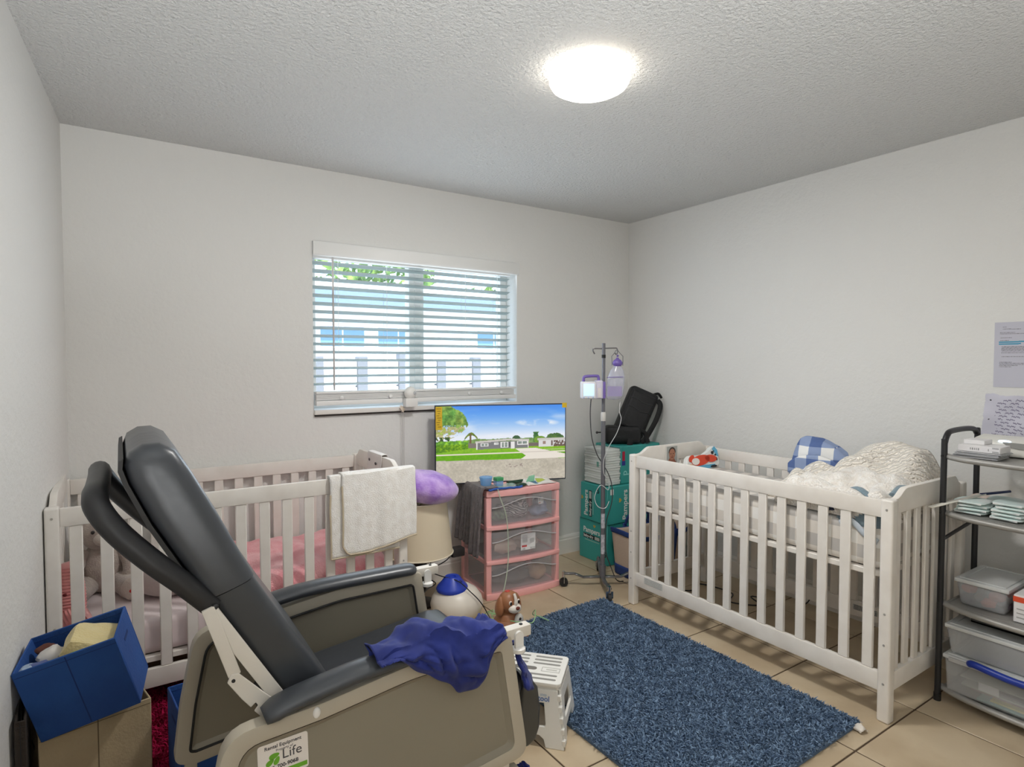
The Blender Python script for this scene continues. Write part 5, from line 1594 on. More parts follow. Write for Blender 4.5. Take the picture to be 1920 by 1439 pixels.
# ------------------------------------------------------------------ teal diaper boxes in the corner
M_TEAL = P('teal carton', (60, 166, 160), 0.45, col2=(54, 157, 151), vscale=3)
M_WHT = P('print white', (232, 236, 232), 0.5)
M_PBLK = P('print black', (26, 30, 32), 0.5)
M_GOLD = P('print gold', (196, 172, 80), 0.5)
M_ORNG = P('print orange', (224, 84, 36), 0.5)
def carton(label, x0, x1, y0, y1, z0, z1):
    t = thing('diaper_box', label, 'box', ((x0 + x1) / 2, (y0 + y1) / 2, z0), 0, 'teal diaper boxes in the corner')
    MB().box(x0, x1, y0, y1, z0, z1).build('carton', M_TEAL, t, bevel=0.004, seg=1)
    return t
def logo(t, o, u, v, s, tall=False, sizenum='5'):
    """Brand lettering on a carton face: u reading direction, v up, s the size of a line."""
    n = Vector(u).cross(Vector(v))
    o = Vector(o) - Vector(t.location); u = Vector(u); v = Vector(v)
    text('lettering', 'Pampers', t, o + n * 0.0012, u, v, s, M_WHT, 'CENTER', 0.0004, 0.0011)
    b = MB()
    c = o + Vector(t.location) - v * s * 0.85
    w = s * 1.75
    b.hexa([c - u * w - v * s * 0.30 + n * 0.0002, c + u * w - v * s * 0.30 + n * 0.0002, c + u * w + v * s * 0.30 + n * 0.0002, c - u * w + v * s * 0.30 + n * 0.0002, c - u * w - v * s * 0.30 + n * 0.0008, c + u * w - v * s * 0.30 + n * 0.0008, c + u * w + v * s * 0.30 + n * 0.0008, c - u * w + v * s * 0.30 + n * 0.0008])
    b.build('name_bar', M_PBLK, t, smooth=0)
    text('lettering', 'baby-dry', t, o - v * s * 0.85 - u * w * 0.94 + n * 0.0014, u, v, s * 0.56, M_WHT, 'LEFT', 0.0003, 0.0006)
    b = MB()
    c2 = c + u * w * 0.66
    b.hexa([c2 - u * w * 0.28 - v * s * 0.22 + n * 0.0008, c2 + u * w * 0.28 - v * s * 0.22 + n * 0.0008, c2 + u * w * 0.28 + v * s * 0.22 + n * 0.0008, c2 - u * w * 0.28 + v * s * 0.22 + n * 0.0008, c2 - u * w * 0.28 - v * s * 0.22 + n * 0.0014, c2 + u * w * 0.28 - v * s * 0.22 + n * 0.0014, c2 + u * w * 0.28 + v * s * 0.22 + n * 0.0014, c2 - u * w * 0.28 + v * s * 0.22 + n * 0.0014])
    b.build('count_patch', P('print pale', (190, 196, 190), 0.5), t, smooth=0)
    # small heart above the name
    b = MB()
    h = o + Vector(t.location) + v * s * 0.78 + u * s * 0.6 + n * 0.0012
    b.add([h + (u * (16 * math.sin(a) ** 3) + v * (13 * math.cos(a) - 5 * math.cos(2 * a) - 2 * math.cos(3 * a) - math.cos(4 * a))) * s * 0.016 for a in [2 * PI * i / 24 for i in range(24)]], [tuple(range(24))])
    b.build('heart', M_GOLD, t, smooth=0)
    b = MB()
    c3 = c - v * s * 0.55
    b.hexa([c3 - u * w * 0.8 - v * s * 0.06 + n * 0.0002, c3 + u * w * 0.9 - v * s * 0.06 + n * 0.0002, c3 + u * w * 0.9 + v * s * 0.06 + n * 0.0002, c3 - u * w * 0.8 + v * s * 0.06 + n * 0.0002, c3 - u * w * 0.8 - v * s * 0.06 + n * 0.0007, c3 + u * w * 0.9 - v * s * 0.06 + n * 0.0007, c3 + u * w * 0.9 + v * s * 0.06 + n * 0.0007, c3 - u * w * 0.8 + v * s * 0.06 + n * 0.0007])
    b.build('small_print', P('print mint', (150, 196, 186), 0.5), t, smooth=0)
FX = 2.720                                     # the boxes' room-facing side
c1 = carton('lowest teal diaper box, standing on the tiles in the corner', FX, 3.24, 2.955, 3.245, 0.0, 0.281)
logo(c1, (FX, 3.115, 0.205), (0, -1, 0), (0, 0, 1), 0.050)
text('lettering', '5', c1, Vector((FX - 0.0012, 2.975, 0.072)) - Vector(c1.location), (0, -1, 0), (0, 0, 1), 0.050, M_PBLK, 'CENTER', 0.0003, 0.001)
c2 = carton('middle teal diaper box with white lettering, under the white diaper pack', FX - 0.012, 3.24, 2.945, 3.22, 0.283, 0.539)
logo(c2, (FX - 0.012, 3.160, 0.400), (0, 0, 1), (0, 1, 0), 0.052)
text('lettering', '5', c2, Vector((FX - 0.0132, 3.035, 0.500)) - Vector(c2.location), (0, -1, 0), (0, 0, 1), 0.050, M_PBLK, 'CENTER', 0.0003, 0.001)
logo(c2, (2.872, 2.945, 0.405), (0, 0, 1), (-1, 0, 0), 0.060)
MB().box(2.735, 2.765, 2.9438, 2.9448, 0.485, 0.522).build('bar_code', M_WHT, c2, smooth=0)
c3 = carton('topmost teal diaper box, beside the white diaper pack under the backpack', 2.858, 3.24, 2.975, 3.235, 0.541, 0.800)
def art(t, name, m, x0, x1, z0, z1, y):
    MB().box(x0, x1, y - 0.0010, y - 0.0002, z0, z1).build(name, m, t, smooth=0)
art(c3, 'red_print', P('print red', (190, 34, 66), 0.5), 2.872, 2.896, 0.700, 0.765, 2.975)
art(c3, 'blue_print', P('print violet', (52, 60, 150), 0.5), 2.868, 2.900, 0.668, 0.699, 2.975)
text('lettering', 'd', c3, Vector((2.905, 2.974, 0.615)) - Vector(c3.location), (0, 0, -1), (1, 0, 0), 0.07, P('print mint light', (150, 220, 214), 0.5), 'CENTER', 0.0003, 0.001)
art(c3, 'red_print', MATS['print red'], 3.03, 3.18, 0.70, 0.745, 2.975)
art(c3, 'blue_print', MATS['print violet'], 3.03, 3.18, 0.665, 0.699, 2.975)
for k in range(4):
    text('lettering', 'd', c3, Vector((3.05 + 0.04 * k, 2.974, 0.63)) - Vector(c3.location), (0, 0, -1), (1, 0, 0), 0.06, MATS['print mint light'], 'CENTER', 0.0003, 0.001)
# white pack of pressed diapers
M_DIA = P('white diaper fabric', (240, 243, 240), 0.8, bump=0.4, bscale=40)
dp = thing('diaper_pack', 'white pack of pressed diapers in clear film on the middle teal box', 'diaper pack', (2.78, 3.08, 0.541))
b = MB()
for k in range(15):
    z = 0.545 + 0.0162 * k
    w = 0.004 * math.sin(k * 2.1)
    b.box(2.722 + w, 2.850 + w * 0.5, 2.972 - w, 3.195, z, z + 0.0145)
b.build('layers', M_DIA, dp, bevel=0.005, seg=2)
MB().box(2.716, 2.855, 2.965, 3.200, 0.5415, 0.795).build('film', P('pack film', (226, 232, 228), 0.12, alpha=0.25), dp, bevel=0.02, seg=3)
MB().box(2.7145, 2.716, 3.04, 3.06, 0.665, 0.70).build('green_mark', P('pack green', (110, 160, 146), 0.5), dp, smooth=0)

# black backpack leaning in the corner on the boxes
M_BPK = P('black nylon', (20, 20, 22), 0.6, col2=(26, 26, 28), vscale=20, bump=0.4, bscale=30)
M_BPK2 = P('black webbing', (14, 14, 15), 0.75)
bp_ = thing('backpack', 'black backpack leaning in the corner on top of the teal boxes', 'backpack', (3.02, 3.10, 0.802), rad(-33))
Rb = Matrix.Translation((0.0, 0.0, 0.012)) @ Matrix.Rotation(rad(24), 4, 'Y') @ Matrix.Rotation(rad(-8), 4, 'X')
def bx_(x0, x1, y0, y1, z0, z1, M=Rb):
    return MB().box(x0, x1, y0, y1, z0, z1, M)
bx_(-0.112, 0.100, -0.045, 0.065, 0.04, 0.395).build('main_compartment', M_BPK, bp_, local=True, bevel=0.035, seg=4, smooth=60)
bx_(-0.098, 0.075, -0.068, -0.030, 0.085, 0.365).build('front_pocket', M_BPK, bp_, local=True, bevel=0.018, seg=3, smooth=60)
MB().box(-0.15, 0.10, -0.085, 0.06, 0.0, 0.125).build('lower_compartment', M_BPK, bp_, local=True, bevel=0.035, seg=4, smooth=60)
for z in (0.10, 0.235, 0.30):
    MB().tube([Rb @ Vector((-0.095 + 0.17 * i / 8, -0.069, z + 0.006 * math.sin(i))) for i in range(9)], 0.003, 6).build('zip', P('black zip', (46, 46, 48), 0.4), bp_, local=True)
MB().tube([Rb @ Vector(p) for p in spline([(0.095, -0.03, 0.36), (0.128, -0.04, 0.33), (0.135, -0.05, 0.22), (0.118, -0.05, 0.08), (0.10, -0.05, 0.03)], 5)], 0.018, 8, flat=((0, 1, 0), 0.35)).build('shoulder_strap', M_BPK2, bp_, local=True)
MB().tube([Rb @ Vector(p) for p in spline([(0.06, 0.0, 0.39), (0.09, -0.005, 0.412), (0.125, 0.0, 0.395)], 5)], 0.009, 8).build('grab_loop', M_BPK2, bp_, local=True)
for pts in ([(0.02, -0.088, 0.035), (0.012, -0.105, 0.005), (0.005, -0.118, -0.02), (-0.012, -0.118, -0.075), (-0.030, -0.116, -0.128)],):
    MB().tube(spline(pts, 5), 0.021, 8, flat=((0, 1, 0), 0.28)).build('hanging_strap', M_BPK2, bp_, local=True)
MB().box(-0.045, -0.018, -0.123, -0.111, -0.150, -0.128).build('strap_end', P('strap tan', (170, 140, 120), 0.6), bp_, local=True)
MB().tube(spline([(0.08, -0.06, 0.10), (0.13, -0.05, 0.075), (0.142, -0.05, 0.035), (0.15, -0.06, 0.008)], 5), 0.016, 8, flat=((0, 1, 0), 0.4)).build('side_strap', M_BPK2, bp_, local=True)

# canvas tote bag with blue trim
M_CANV = P('natural canvas', (202, 182, 164), 0.9, bump=0.2, bscale=120)
M_BTRIM = P('blue canvas trim', (36, 62, 122), 0.8)
to = thing('tote_bag', 'beige canvas tote bag with blue trim standing behind the right crib end', 'tote bag', (2.915, 2.755, 0), rad(-4))
def wallf(u, v):
    a = 2 * PI * u
    k = 0.80
    cx = math.copysign(abs(math.cos(a)) ** 0.45, math.cos(a)); cy = math.copysign(abs(math.sin(a)) ** 0.45, math.sin(a))
    w = (0.235 + 0.03 * v) ; d = (0.105 + 0.02 * v)
    sag = 0.03 * math.cos(a * 2) * v
    return (cx * w, cy * d + 0.006 * nz(u * 9, v * 4), 0.004 + (0.285 + 0.02 * math.cos(2 * a)) * v)
MB().grid(wallf, 56, 12).box(-0.215, 0.215, -0.09, 0.09, 0.002, 0.006).build('canvas', M_CANV, to, local=True, solid=0.004)
MB().grid(lambda u, v: tuple(Vector(wallf(u, 0.90 + 0.11 * v)) * 1.0 + Vector((wallf(u, 1)[0] * 0.02, wallf(u, 1)[1] * 0.05, 0))), 56, 3).build('rim_trim', M_BTRIM, to, local=True, solid=0.004)
MB().grid(lambda u, v: tuple(Vector(wallf(u, 0.22 * v)) + Vector((wallf(u, 0)[0] * 0.02, wallf(u, 0)[1] * 0.05, 0))), 56, 4).build('base_trim', M_BTRIM, to, local=True, solid=0.004)
for sy in (-1, 1):
    for sx in (-0.10, 0.10):
        MB().grid(lambda u, v: (sx + 0.016 * (u * 2 - 1) + 0.05 * (1 - v) * (1 if sx < 0 else -1) * 0.4, sy * (0.112 + 0.022 * v + 0.004), 0.01 + 0.285 * v), 2, 8).build('strap', M_BTRIM, to, local=True, solid=0.004)
    MB().tube(spline([(-0.10, sy * 0.13, 0.29), (-0.085, sy * 0.115, 0.345), (-0.03, sy * 0.09, 0.37), (0.04, sy * 0.09, 0.365), (0.088, sy * 0.115, 0.34), (0.10, sy * 0.13, 0.29)], 5), 0.013, 8, flat=((0, 1, 0), 0.4)).build('handle', M_BTRIM, to, local=True)
# ------------------------------------------------------------------ metal shelf rack at the right wall
M_RACK = P('black tube steel', (44, 44, 46), 0.4, 0.3)
M_GREYS = P('grey shelf steel', (158, 156, 152), 0.45, 0.3)
sr = thing('shelf_rack', 'black tubular rack with four grey shelves standing against the right wall', 'shelf rack', (2.935, 0.72, 0))
SX0, SX1, SY0, SY1 = 2.768, 3.100, 0.400, 1.032
for y in (SY1, SY0):
    pts = [(SX0 - 0.004, y, 0.0), (SX0, y, 0.5), (SX0 + 0.003, y, 1.02), (SX0 + 0.006, y, 1.055), (SX0 + 0.026, y, 1.084), (SX0 + 0.060, y, 1.097), (SX0 + 0.18, y, 1.100), (SX1 - 0.05, y, 1.094), (SX1 - 0.012, y, 1.075), (SX1, y, 1.04), (SX1, y, 0.5), (SX1, y, 0.0)]
    MB().tube(spline(pts, 5), 0.0112, 14).build('upright', M_RACK, sr, smooth=80)
    MB().tube([(SX0 + 0.003, y, 0.66), (SX1, y, 0.695)], 0.007, 8).build('side_brace', M_RACK, sr)
    for zz in (0.0,):
        MB().tube([(SX0 - 0.004, y, 0.0), (SX0 - 0.004, y, 0.03)], 0.0135, 12).build('foot_cap', P('black cap', (26, 26, 27), 0.5), sr)
for z in (1.0, 0.77, 0.40, 0.055):
    sh = MB()
    sh.box(SX0 + 0.014, SX1 - 0.012, SY0 + 0.012, SY1 - 0.012, z - 0.006, z - 0.002)
    o = sh.build('shelf', M_GREYS, sr, smooth=0)
    e = [(SX0 + 0.016, SY1 - 0.006, z), (SX0 + 0.004, SY1 - 0.03, z - 0.003), (SX0 - 0.012, SY1 - 0.09, z - 0.006), (SX0 - 0.022, 0.82, z - 0.008), (SX0 - 0.024, 0.716, z - 0.008), (SX0 - 0.022, 0.61, z - 0.008), (SX0 - 0.012, SY0 + 0.09, z - 0.006), (SX0 + 0.004, SY0 + 0.03, z - 0.003), (SX0 + 0.016, SY0 + 0.006, z)]
    ep = spline(e, 5)
    MB().tube(ep, 0.0135, 10, flat=((0, 0, 1), 0.85)).build('front_lip', M_GREYS, o, smooth=80)
    mm = MB()
    n = len(ep)
    mm.add([Vector(p) for p in ep] + [Vector((SX0 + 0.016, p[1], z - 0.003)) for p in ep], [(i, i + 1, n + i + 1, n + i) for i in range(n - 1)])
    mm.build('deck_edge', M_GREYS, o, smooth=0)
    MB().tube([(SX0 + 0.01, SY1 - 0.012, z - 0.003), (SX1 - 0.01, SY1 - 0.012, z - 0.003)], 0.006, 8).build('side_lip', M_GREYS, o)
    MB().tube([(SX0 - 0.014, SY1 + 0.002, z + 0.002), (SX0 + 0.012, SY1 + 0.002, z + 0.002)], 0.0045, 8).build('bolt', MATS['black cap'], o)

# top shelf: white device with a light, paper stack
M_DEV = P('device white', (226, 224, 216), 0.35)
zt = 1.0015
dv = thing('white_device', 'white flat device with glowing light on the top rack shelf', 'device', (3.0, 0.83, zt))
MB().prism([(2.945, zt), (3.088, zt), (3.088, zt + 0.066), (3.075, zt + 0.074), (2.985, zt + 0.066), (2.952, zt + 0.054), (2.945, zt + 0.03)], 'y', 0.66, 1.003).build('housing', M_DEV, dv, bevel=0.008, seg=3)
MB().prism([(0.895, zt + 0.054), (0.875, zt + 0.040), (0.845, zt + 0.034), (0.81, zt + 0.034), (0.785, zt + 0.042), (0.772, zt + 0.052), (0.772, zt + 0.056), (0.895, zt + 0.058)], 'x', 2.941, 2.948).build('recess', P('device grey', (150, 150, 146), 0.5), dv)
MB().ball((2.962, 0.895, zt + 0.0595), (0.012, 0.021, 0.005), 18, 10).build('light', P('device lamp', (220, 236, 255), 0.3, emit=((205, 228, 255), 2.2)), dv)
M_PAP = P('white paper', (228, 226, 226), 0.7)
ps = thing('paper_stack', 'stack of white labelled cartons and papers at the front of the top shelf', 'paper stack', (2.86, 0.93, zt))
rs = random.Random(5)
for k in range(7):
    z = zt + 0.0035 * k
    dx, dy = rs.uniform(-0.006, 0.006), rs.uniform(-0.010, 0.008)
    MB().box(2.795 + dx, 2.915 + dx, 0.862 + dy, 1.006 + dy, z, z + 0.0028).build('sheet', P('grey sheet %d' % (k % 2), ((196, 196, 198), (178, 178, 180))[k % 2], 0.6), ps, smooth=0)
cbx = MB().box(2.800, 2.905, 0.858, 0.996, zt + 0.0245, zt + 0.050).build('carton', M_PAP, ps, bevel=0.002, seg=1)
def fn_cart(U, V):
    t = ((V > .35) & (V < .75) & (np.sin(U * 130) > 0) & (((U > .28) & (U < .52)) | ((U > .72) & (U < .78)))) | ((U > .82) & (U < .98) & ((np.abs(V - .2) < .04) | (np.abs(V - .8) < .04) | (np.sin(V * 60) > 0.6)))
    return np.where(t, 150, 226), np.where(t, 150, 224), np.where(t, 152, 226)
panel('print', cbx, (2.7992, 0.994, zt + 0.0485), (0, -1, 0), (0, 0, -1), 0.134, 0.022, 90, 18, fn_cart, M_PRINT, local=False)
MB().box(2.835, 2.915, 0.92, 0.99, zt + 0.050, zt + 0.068).build('small_carton', M_PAP, ps, bevel=0.002, seg=1)

# second shelf: diapers in two low stacks, white stick with blue end
M_DT = P('diaper mint', (206, 228, 224), 0.8, col2=(232, 238, 236), vscale=7, bump=0.35, bscale=30)
z0 = 0.7705
fl_ = None
k = 0
ORD = ('lowest', 'second from the bottom', 'middle', 'second from the top', 'topmost')
for sx, sy, n, rz, wh in ((2.885, 0.965, 4, 6, 'stack nearest the black upright'), (2.885, 0.835, 5, -4, 'front stack farther from the upright'), (3.0, 0.90, 4, 2, 'rear stack by the wall')):
    for q in range(n):
        lab = 'folded mint diaper, %s in the %s' % (ORD[q] if n == 5 else (ORD[0], ORD[1], ORD[3], ORD[4])[q], wh)
        t = thing('folded_diaper', lab, 'diaper', (sx + rs.uniform(-.008, .008), sy + rs.uniform(-.006, .006), z0 + q * 0.0135), rad(rz + rs.uniform(-6, 6)), 'diapers on the second rack shelf')
        if fl_ is None:
            def fn(p, d):
                return Vector((math.copysign(abs(d.x) ** 0.5, d.x) * 0.068, math.copysign(abs(d.y) ** 0.5, d.y) * 0.056, p.z * (1 + 0.3 * noise.noise(d * 4)) + 0.0067))
            o = MB().ball((0, 0, 0), (1, 1, 0.0066), 28, 10, None, fn).build('pad', M_DT, t, local=True)
            w = MB().grid(lambda u, v: (-0.0645 + 0.003 * math.sin(v * 9), -0.045 + 0.09 * u, 0.003 + 0.007 * v), 8, 3).build('fold_edge', P('diaper white', (230, 232, 230), 0.8), t, local=True)
            fl_ = (o.data, w.data)
        else:
            for nm, me in zip(('pad', 'fold_edge'), fl_):
                o = bpy.data.objects.new(nm, me); COL.objects.link(o); o.parent = t
stk = thing('white_stick', 'flat white plastic stick with a blue end sticking out over the crib', 'stick', (2.87, 0.99, 0.835))
MB().bar((2.690, 1.046, 0.800), (2.955, 0.955, 0.838), 0.020, 0.006).build('blade', P('stick white', (230, 226, 216), 0.45), stk, bevel=0.002, seg=1)
MB().tube([(2.935, 0.961, 0.8375), (3.055, 0.900, 0.846)], 0.0055, 8).build('pen_end', P('stick blue', (36, 48, 88), 0.4), stk)
MB().ball((3.02, 0.985, 0.800), (0.016, 0.045, 0.026), 14, 8).build('paddle', P('stick peach', (222, 204, 192), 0.5), stk)

# third shelf: clear box with lid
M_BIN = P('clear bin plastic', (206, 208, 210), 0.25, alpha=0.36)
M_LID = P('frosted white lid', (214, 216, 216), 0.35, alpha=0.86)
def bin_(label, name, x0, x1, y0, y1, z0, z1, lid=True, inset_=0.018):
    t = thing(name, label, 'storage box', ((x0 + x1) / 2, (y0 + y1) / 2, z0))
    i = inset_
    b = MB()
    lo = [(x0 + i, y0 + i, z0), (x1 - i, y0 + i, z0), (x1 - i, y1 - i, z0), (x0 + i, y1 - i, z0)]
    hi = [(x0 + .006, y0 + .006, z1), (x1 - .006, y0 + .006, z1), (x1 - .006, y1 - .006, z1), (x0 + .006, y1 - .006, z1)]
    b.add(lo + hi, [(0, 3, 2, 1), (0, 1, 5, 4), (1, 2, 6, 5), (2, 3, 7, 6), (3, 0, 4, 7)])
    b.build('box', M_BIN, t, bevel=0.012, seg=3, solid=0.002)
    if lid:
        l = MB().box(x0, x1, y0, y1, z1 - 0.004, z1 + 0.012).build('lid', M_LID, t, bevel=0.006, seg=2)
        out = [(x0 + .015, y0 + .015), (x1 - .015, y0 + .015), (x1 - .015, y1 - .015), (x0 + .015, y1 - .015)]
        MB().ring(out, inset(out, 0.012), 'z', z1 + 0.0125, z1 + 0.016).build('lid_rim', M_LID, l, smooth=0)
    return t
bin_('small clear box with frosted lid and orange contents on the third shelf', 'lidded_box', 2.812, 3.085, 0.822, 1.002, 0.4005, 0.495)
M_ORC = P('orange cloth', (206, 104, 74), 0.8)
M_GYC = P('grey cloth', (150, 146, 148), 0.8)
M_DKC = P('dark plum cloth', (74, 62, 70), 0.8)
ct = thing('small_toys', 'orange and grey small toys inside the clear lidded box', 'toys', (2.94, 0.91, 0.4035))
for q, (x, y, z, m) in enumerate(((2.865, 0.965, 0.462, M_ORC), (2.865, 0.875, 0.455, M_ORC), (2.86, 0.90, 0.424, M_ORC), (2.88, 0.93, 0.43, M_GYC), (2.875, 0.852, 0.43, M_DKC), (2.96, 0.92, 0.44, M_GYC), (2.98, 0.86, 0.45, M_ORC), (2.86, 0.965, 0.424, M_DKC), (3.02, 0.94, 0.445, M_GYC))):
    b = MB()
    lump(b, (x, y, z), (0.030, 0.026, 0.018), q + 30, 0.25, None, 14, 10)
    b.build('toy', m, ct)
bx2 = thing('medicine_box', 'white and orange carton at the edge of the third rack shelf', 'carton', (2.87, 0.775, 0.4005))
MB().box(2.80, 2.90, 0.735, 0.805, 0.4005, 0.505).build('carton', M_PAP, bx2, bevel=0.002, seg=1)
MB().box(2.7985, 2.9, 0.735, 0.8062, 0.478, 0.498).build('orange_band', P('orange print', (214, 78, 46), 0.5), bx2, smooth=0)
for k in range(3):
    MB().box(2.7988, 2.80, 0.745, 0.795, 0.418 + 0.016 * k, 0.422 + 0.016 * k).build('print_line', P('print grey', (170, 168, 166), 0.6), bx2, smooth=0)
bx3 = thing('medicine_carton', 'tall white carton behind the orange banded one on the third shelf', 'carton', (2.97, 0.77, 0.4005))
MB().box(2.92, 3.02, 0.72, 0.802, 0.4005, 0.585).build('carton', M_PAP, bx3, bevel=0.002, seg=1)
MB().box(2.9188, 3.02, 0.72, 0.8032, 0.43, 0.455).build('red_band', MATS['orange print'], bx3, smooth=0)

# bottom shelf: two stacked clear boxes, the lower one with a blue handle
lw = bin_('large clear box with a blue handle standing on the lowest rack shelf', 'clear_case', 2.748, 3.09, 0.46, 1.012, 0.0565, 0.195, True, 0.012)
MB().tube(spline([(2.738, 0.915, 0.205), (2.728, 0.90, 0.212), (2.722, 0.84, 0.208), (2.72, 0.77, 0.204), (2.722, 0.70, 0.206), (2.728, 0.66, 0.210), (2.738, 0.645, 0.204)], 5), 0.0135, 12).build('blue_handle', P('handle blue', (24, 52, 150), 0.35), lw)
MB().box(2.742, 2.752, 0.60, 0.99, 0.186, 0.202).build('latch_bar', P('latch frosted', (196, 196, 198), 0.4, alpha=0.8), lw, bevel=0.003)
up_ = bin_('flat clear box with white lid stacked on the blue handled case', 'lidded_box', 2.752, 3.09, 0.46, 1.010, 0.2120, 0.318)
cn = thing('school_papers', 'coloured papers and folders lying in the blue handled case', 'papers', (2.86, 0.80, 0.062))
for q, (x0, x1, y0, y1, z, c) in enumerate(((2.765, 2.98, 0.50, 0.90, 0.064, (108, 178, 172)), (2.775, 2.99, 0.52, 0.86, 0.072, (214, 206, 90)), (2.80, 3.0, 0.55, 0.93, 0.080, (150, 110, 120)), (2.79, 2.98, 0.60, 0.96, 0.090, (176, 178, 168)), (2.80, 3.02, 0.56, 0.88, 0.10, (92, 90, 92)), (2.81, 3.04, 0.66, 0.97, 0.112, (188, 190, 182)))):
    MB().box(x0, x1, y0, y1, z, z + 0.006, Matrix.Translation((0, 0, 0))).build('folder', P('folder %d' % q, c, 0.6), cn, smooth=0)
MB().box(2.7642, 2.7652, 0.83, 0.895, 0.105, 0.135, None).build('white_tag', M_PAP, cn, smooth=0)
bt = thing('dark_tray', 'black tray lying on the white lid under the third shelf', 'tray', (2.95, 0.78, 0.335))
MB().box(2.84, 3.08, 0.50, 0.95, 0.336, 0.342).build('tray_floor', P('tray black', (42, 40, 40), 0.5), bt, smooth=0)
out = [(2.84, 0.50), (3.08, 0.50), (3.08, 0.95), (2.84, 0.95)]
MB().ring(out, inset(out, 0.008), 'z', 0.336, 0.356).build('tray_rim', P('tray grey', (96, 94, 92), 0.5), bt, smooth=0)

# papers on the right wall
def fn_letter(U, V):
    r = np.full_like(U, 196.0); g = np.full_like(U, 195.0); b = np.full_like(U, 206.0)
    rows = [(0.075, .14, .20), (0.105, .14, .28), (.11, .28, .44), (0.16, .09, .35), (0.18, .09, .98), (0.24, .10, .30), (0.28, .10, .25)] + [(0.375 + 0.0155 * k, .12, .55 + .3 * ((k * 7) % 5) / 5) for k in range(7)] + [(0.53, .12, .62)] + [(0.615 + 0.017 * k, .09, .3 + .4 * ((k * 3) % 4) / 4) for k in range(5)]
    for (v, a, c) in rows:
        m = (np.abs(V - v) < 0.0048) & (U > a) & (U < c) & (np.sin(U * 240 + v * 900) > -0.7)
        for q, col in ((r, 128), (g, 126), (b, 134)):
            q[m] = col
    for (v, a, c) in ((0.305, .08, .98), (0.335, .08, .45)):
        m = (np.abs(V - v + 0.012 * (U - .2)) < 0.010) & (U > a) & (U < c)
        r[m], g[m], b[m] = 64, 150, 182
    return r, g, b
pa = thing('printed_letter', 'printed letter with blue highlighter lines taped on the right wall', 'paper', (XR - 0.001, 0.93, 1.268))
MB().box(XR - 0.0022, XR - 0.0008, 0.826, 1.038, 1.268, 1.556).build('sheet', P('letter paper', (196, 195, 206), 0.7), pa, smooth=0)
panel('print', pa, (XR - 0.0026, 1.038, 1.556), (0, -1, 0), (0, 0, -1), 0.212, 0.288, 130, 200, fn_letter, M_PRINT, local=False)
def fn_note(U, V):
    n = np.sin(U * 7 + V * 5) * 5 + np.sin(U * 3 - V * 11) * 4
    r = 204 + n; g = 202 + n; b = 214 + n
    row = np.floor(V * 13); ph = np.modf(V * 13)[0]
    wig = 0.5 + 0.22 * np.sin(U * 150 + row * 3) * np.sin(U * 47 + row)
    m = (np.abs(ph - wig) < 0.16) & (U > .20 + .03 * np.sin(row * 2)) & (U < .75 + .22 * np.sin(row * 5 + 1)) & (np.sin(U * 33 + row * 9) > -0.55) & (row > 0.5)
    r = np.where(m, 128, r); g = np.where(m, 122, g); b = np.where(m, 146, b)
    m = (np.abs(U - 0.17) < 0.003)
    r = np.where(m, 178, r); g = np.where(m, 172, g)
    for v in (0.16, 0.62):
        h = ((U - .085) / .013) ** 2 + ((V - v) / .015) ** 2 < 1
        r = np.where(h, 40, r); g = np.where(h, 38, g); b = np.where(h, 44, b)
    return r, g, b
no = thing('handwritten_note', 'torn handwritten notebook page taped below the printed letter', 'paper', (XR - 0.001, 0.95, 1.06))
pn = panel('page', no, (0, 0, 0), (1, 0, 0), (0, 1, 0), 1, 1, 130, 120, fn_note, vcol_mat('note paper', 0.7))
for v in pn.data.vertices:
    u_, w_ = v.co.x, v.co.y
    jag = 0.004 * nz(w_ * 9, 3) + 0.002 * nz(w_ * 31, 7)
    jt = 0.008 * nz(u_ * 5, 1) + 0.003 * nz(u_ * 20, 4)
    y = 1.064 + 0.014 * w_ + jag * (1 - u_) - 0.235 * u_
    z = 1.236 - 0.012 * u_ + jt * (1 - w_) - 0.185 * w_
    x = XR - 0.003 - 0.006 * abs(math.sin(u_ * 5 + w_ * 3)) * u_
    v.co = Vector((x, y, z)) - no.location
md = pn.modifiers.new('thickness', 'SOLIDIFY'); md.thickness = 0.0008

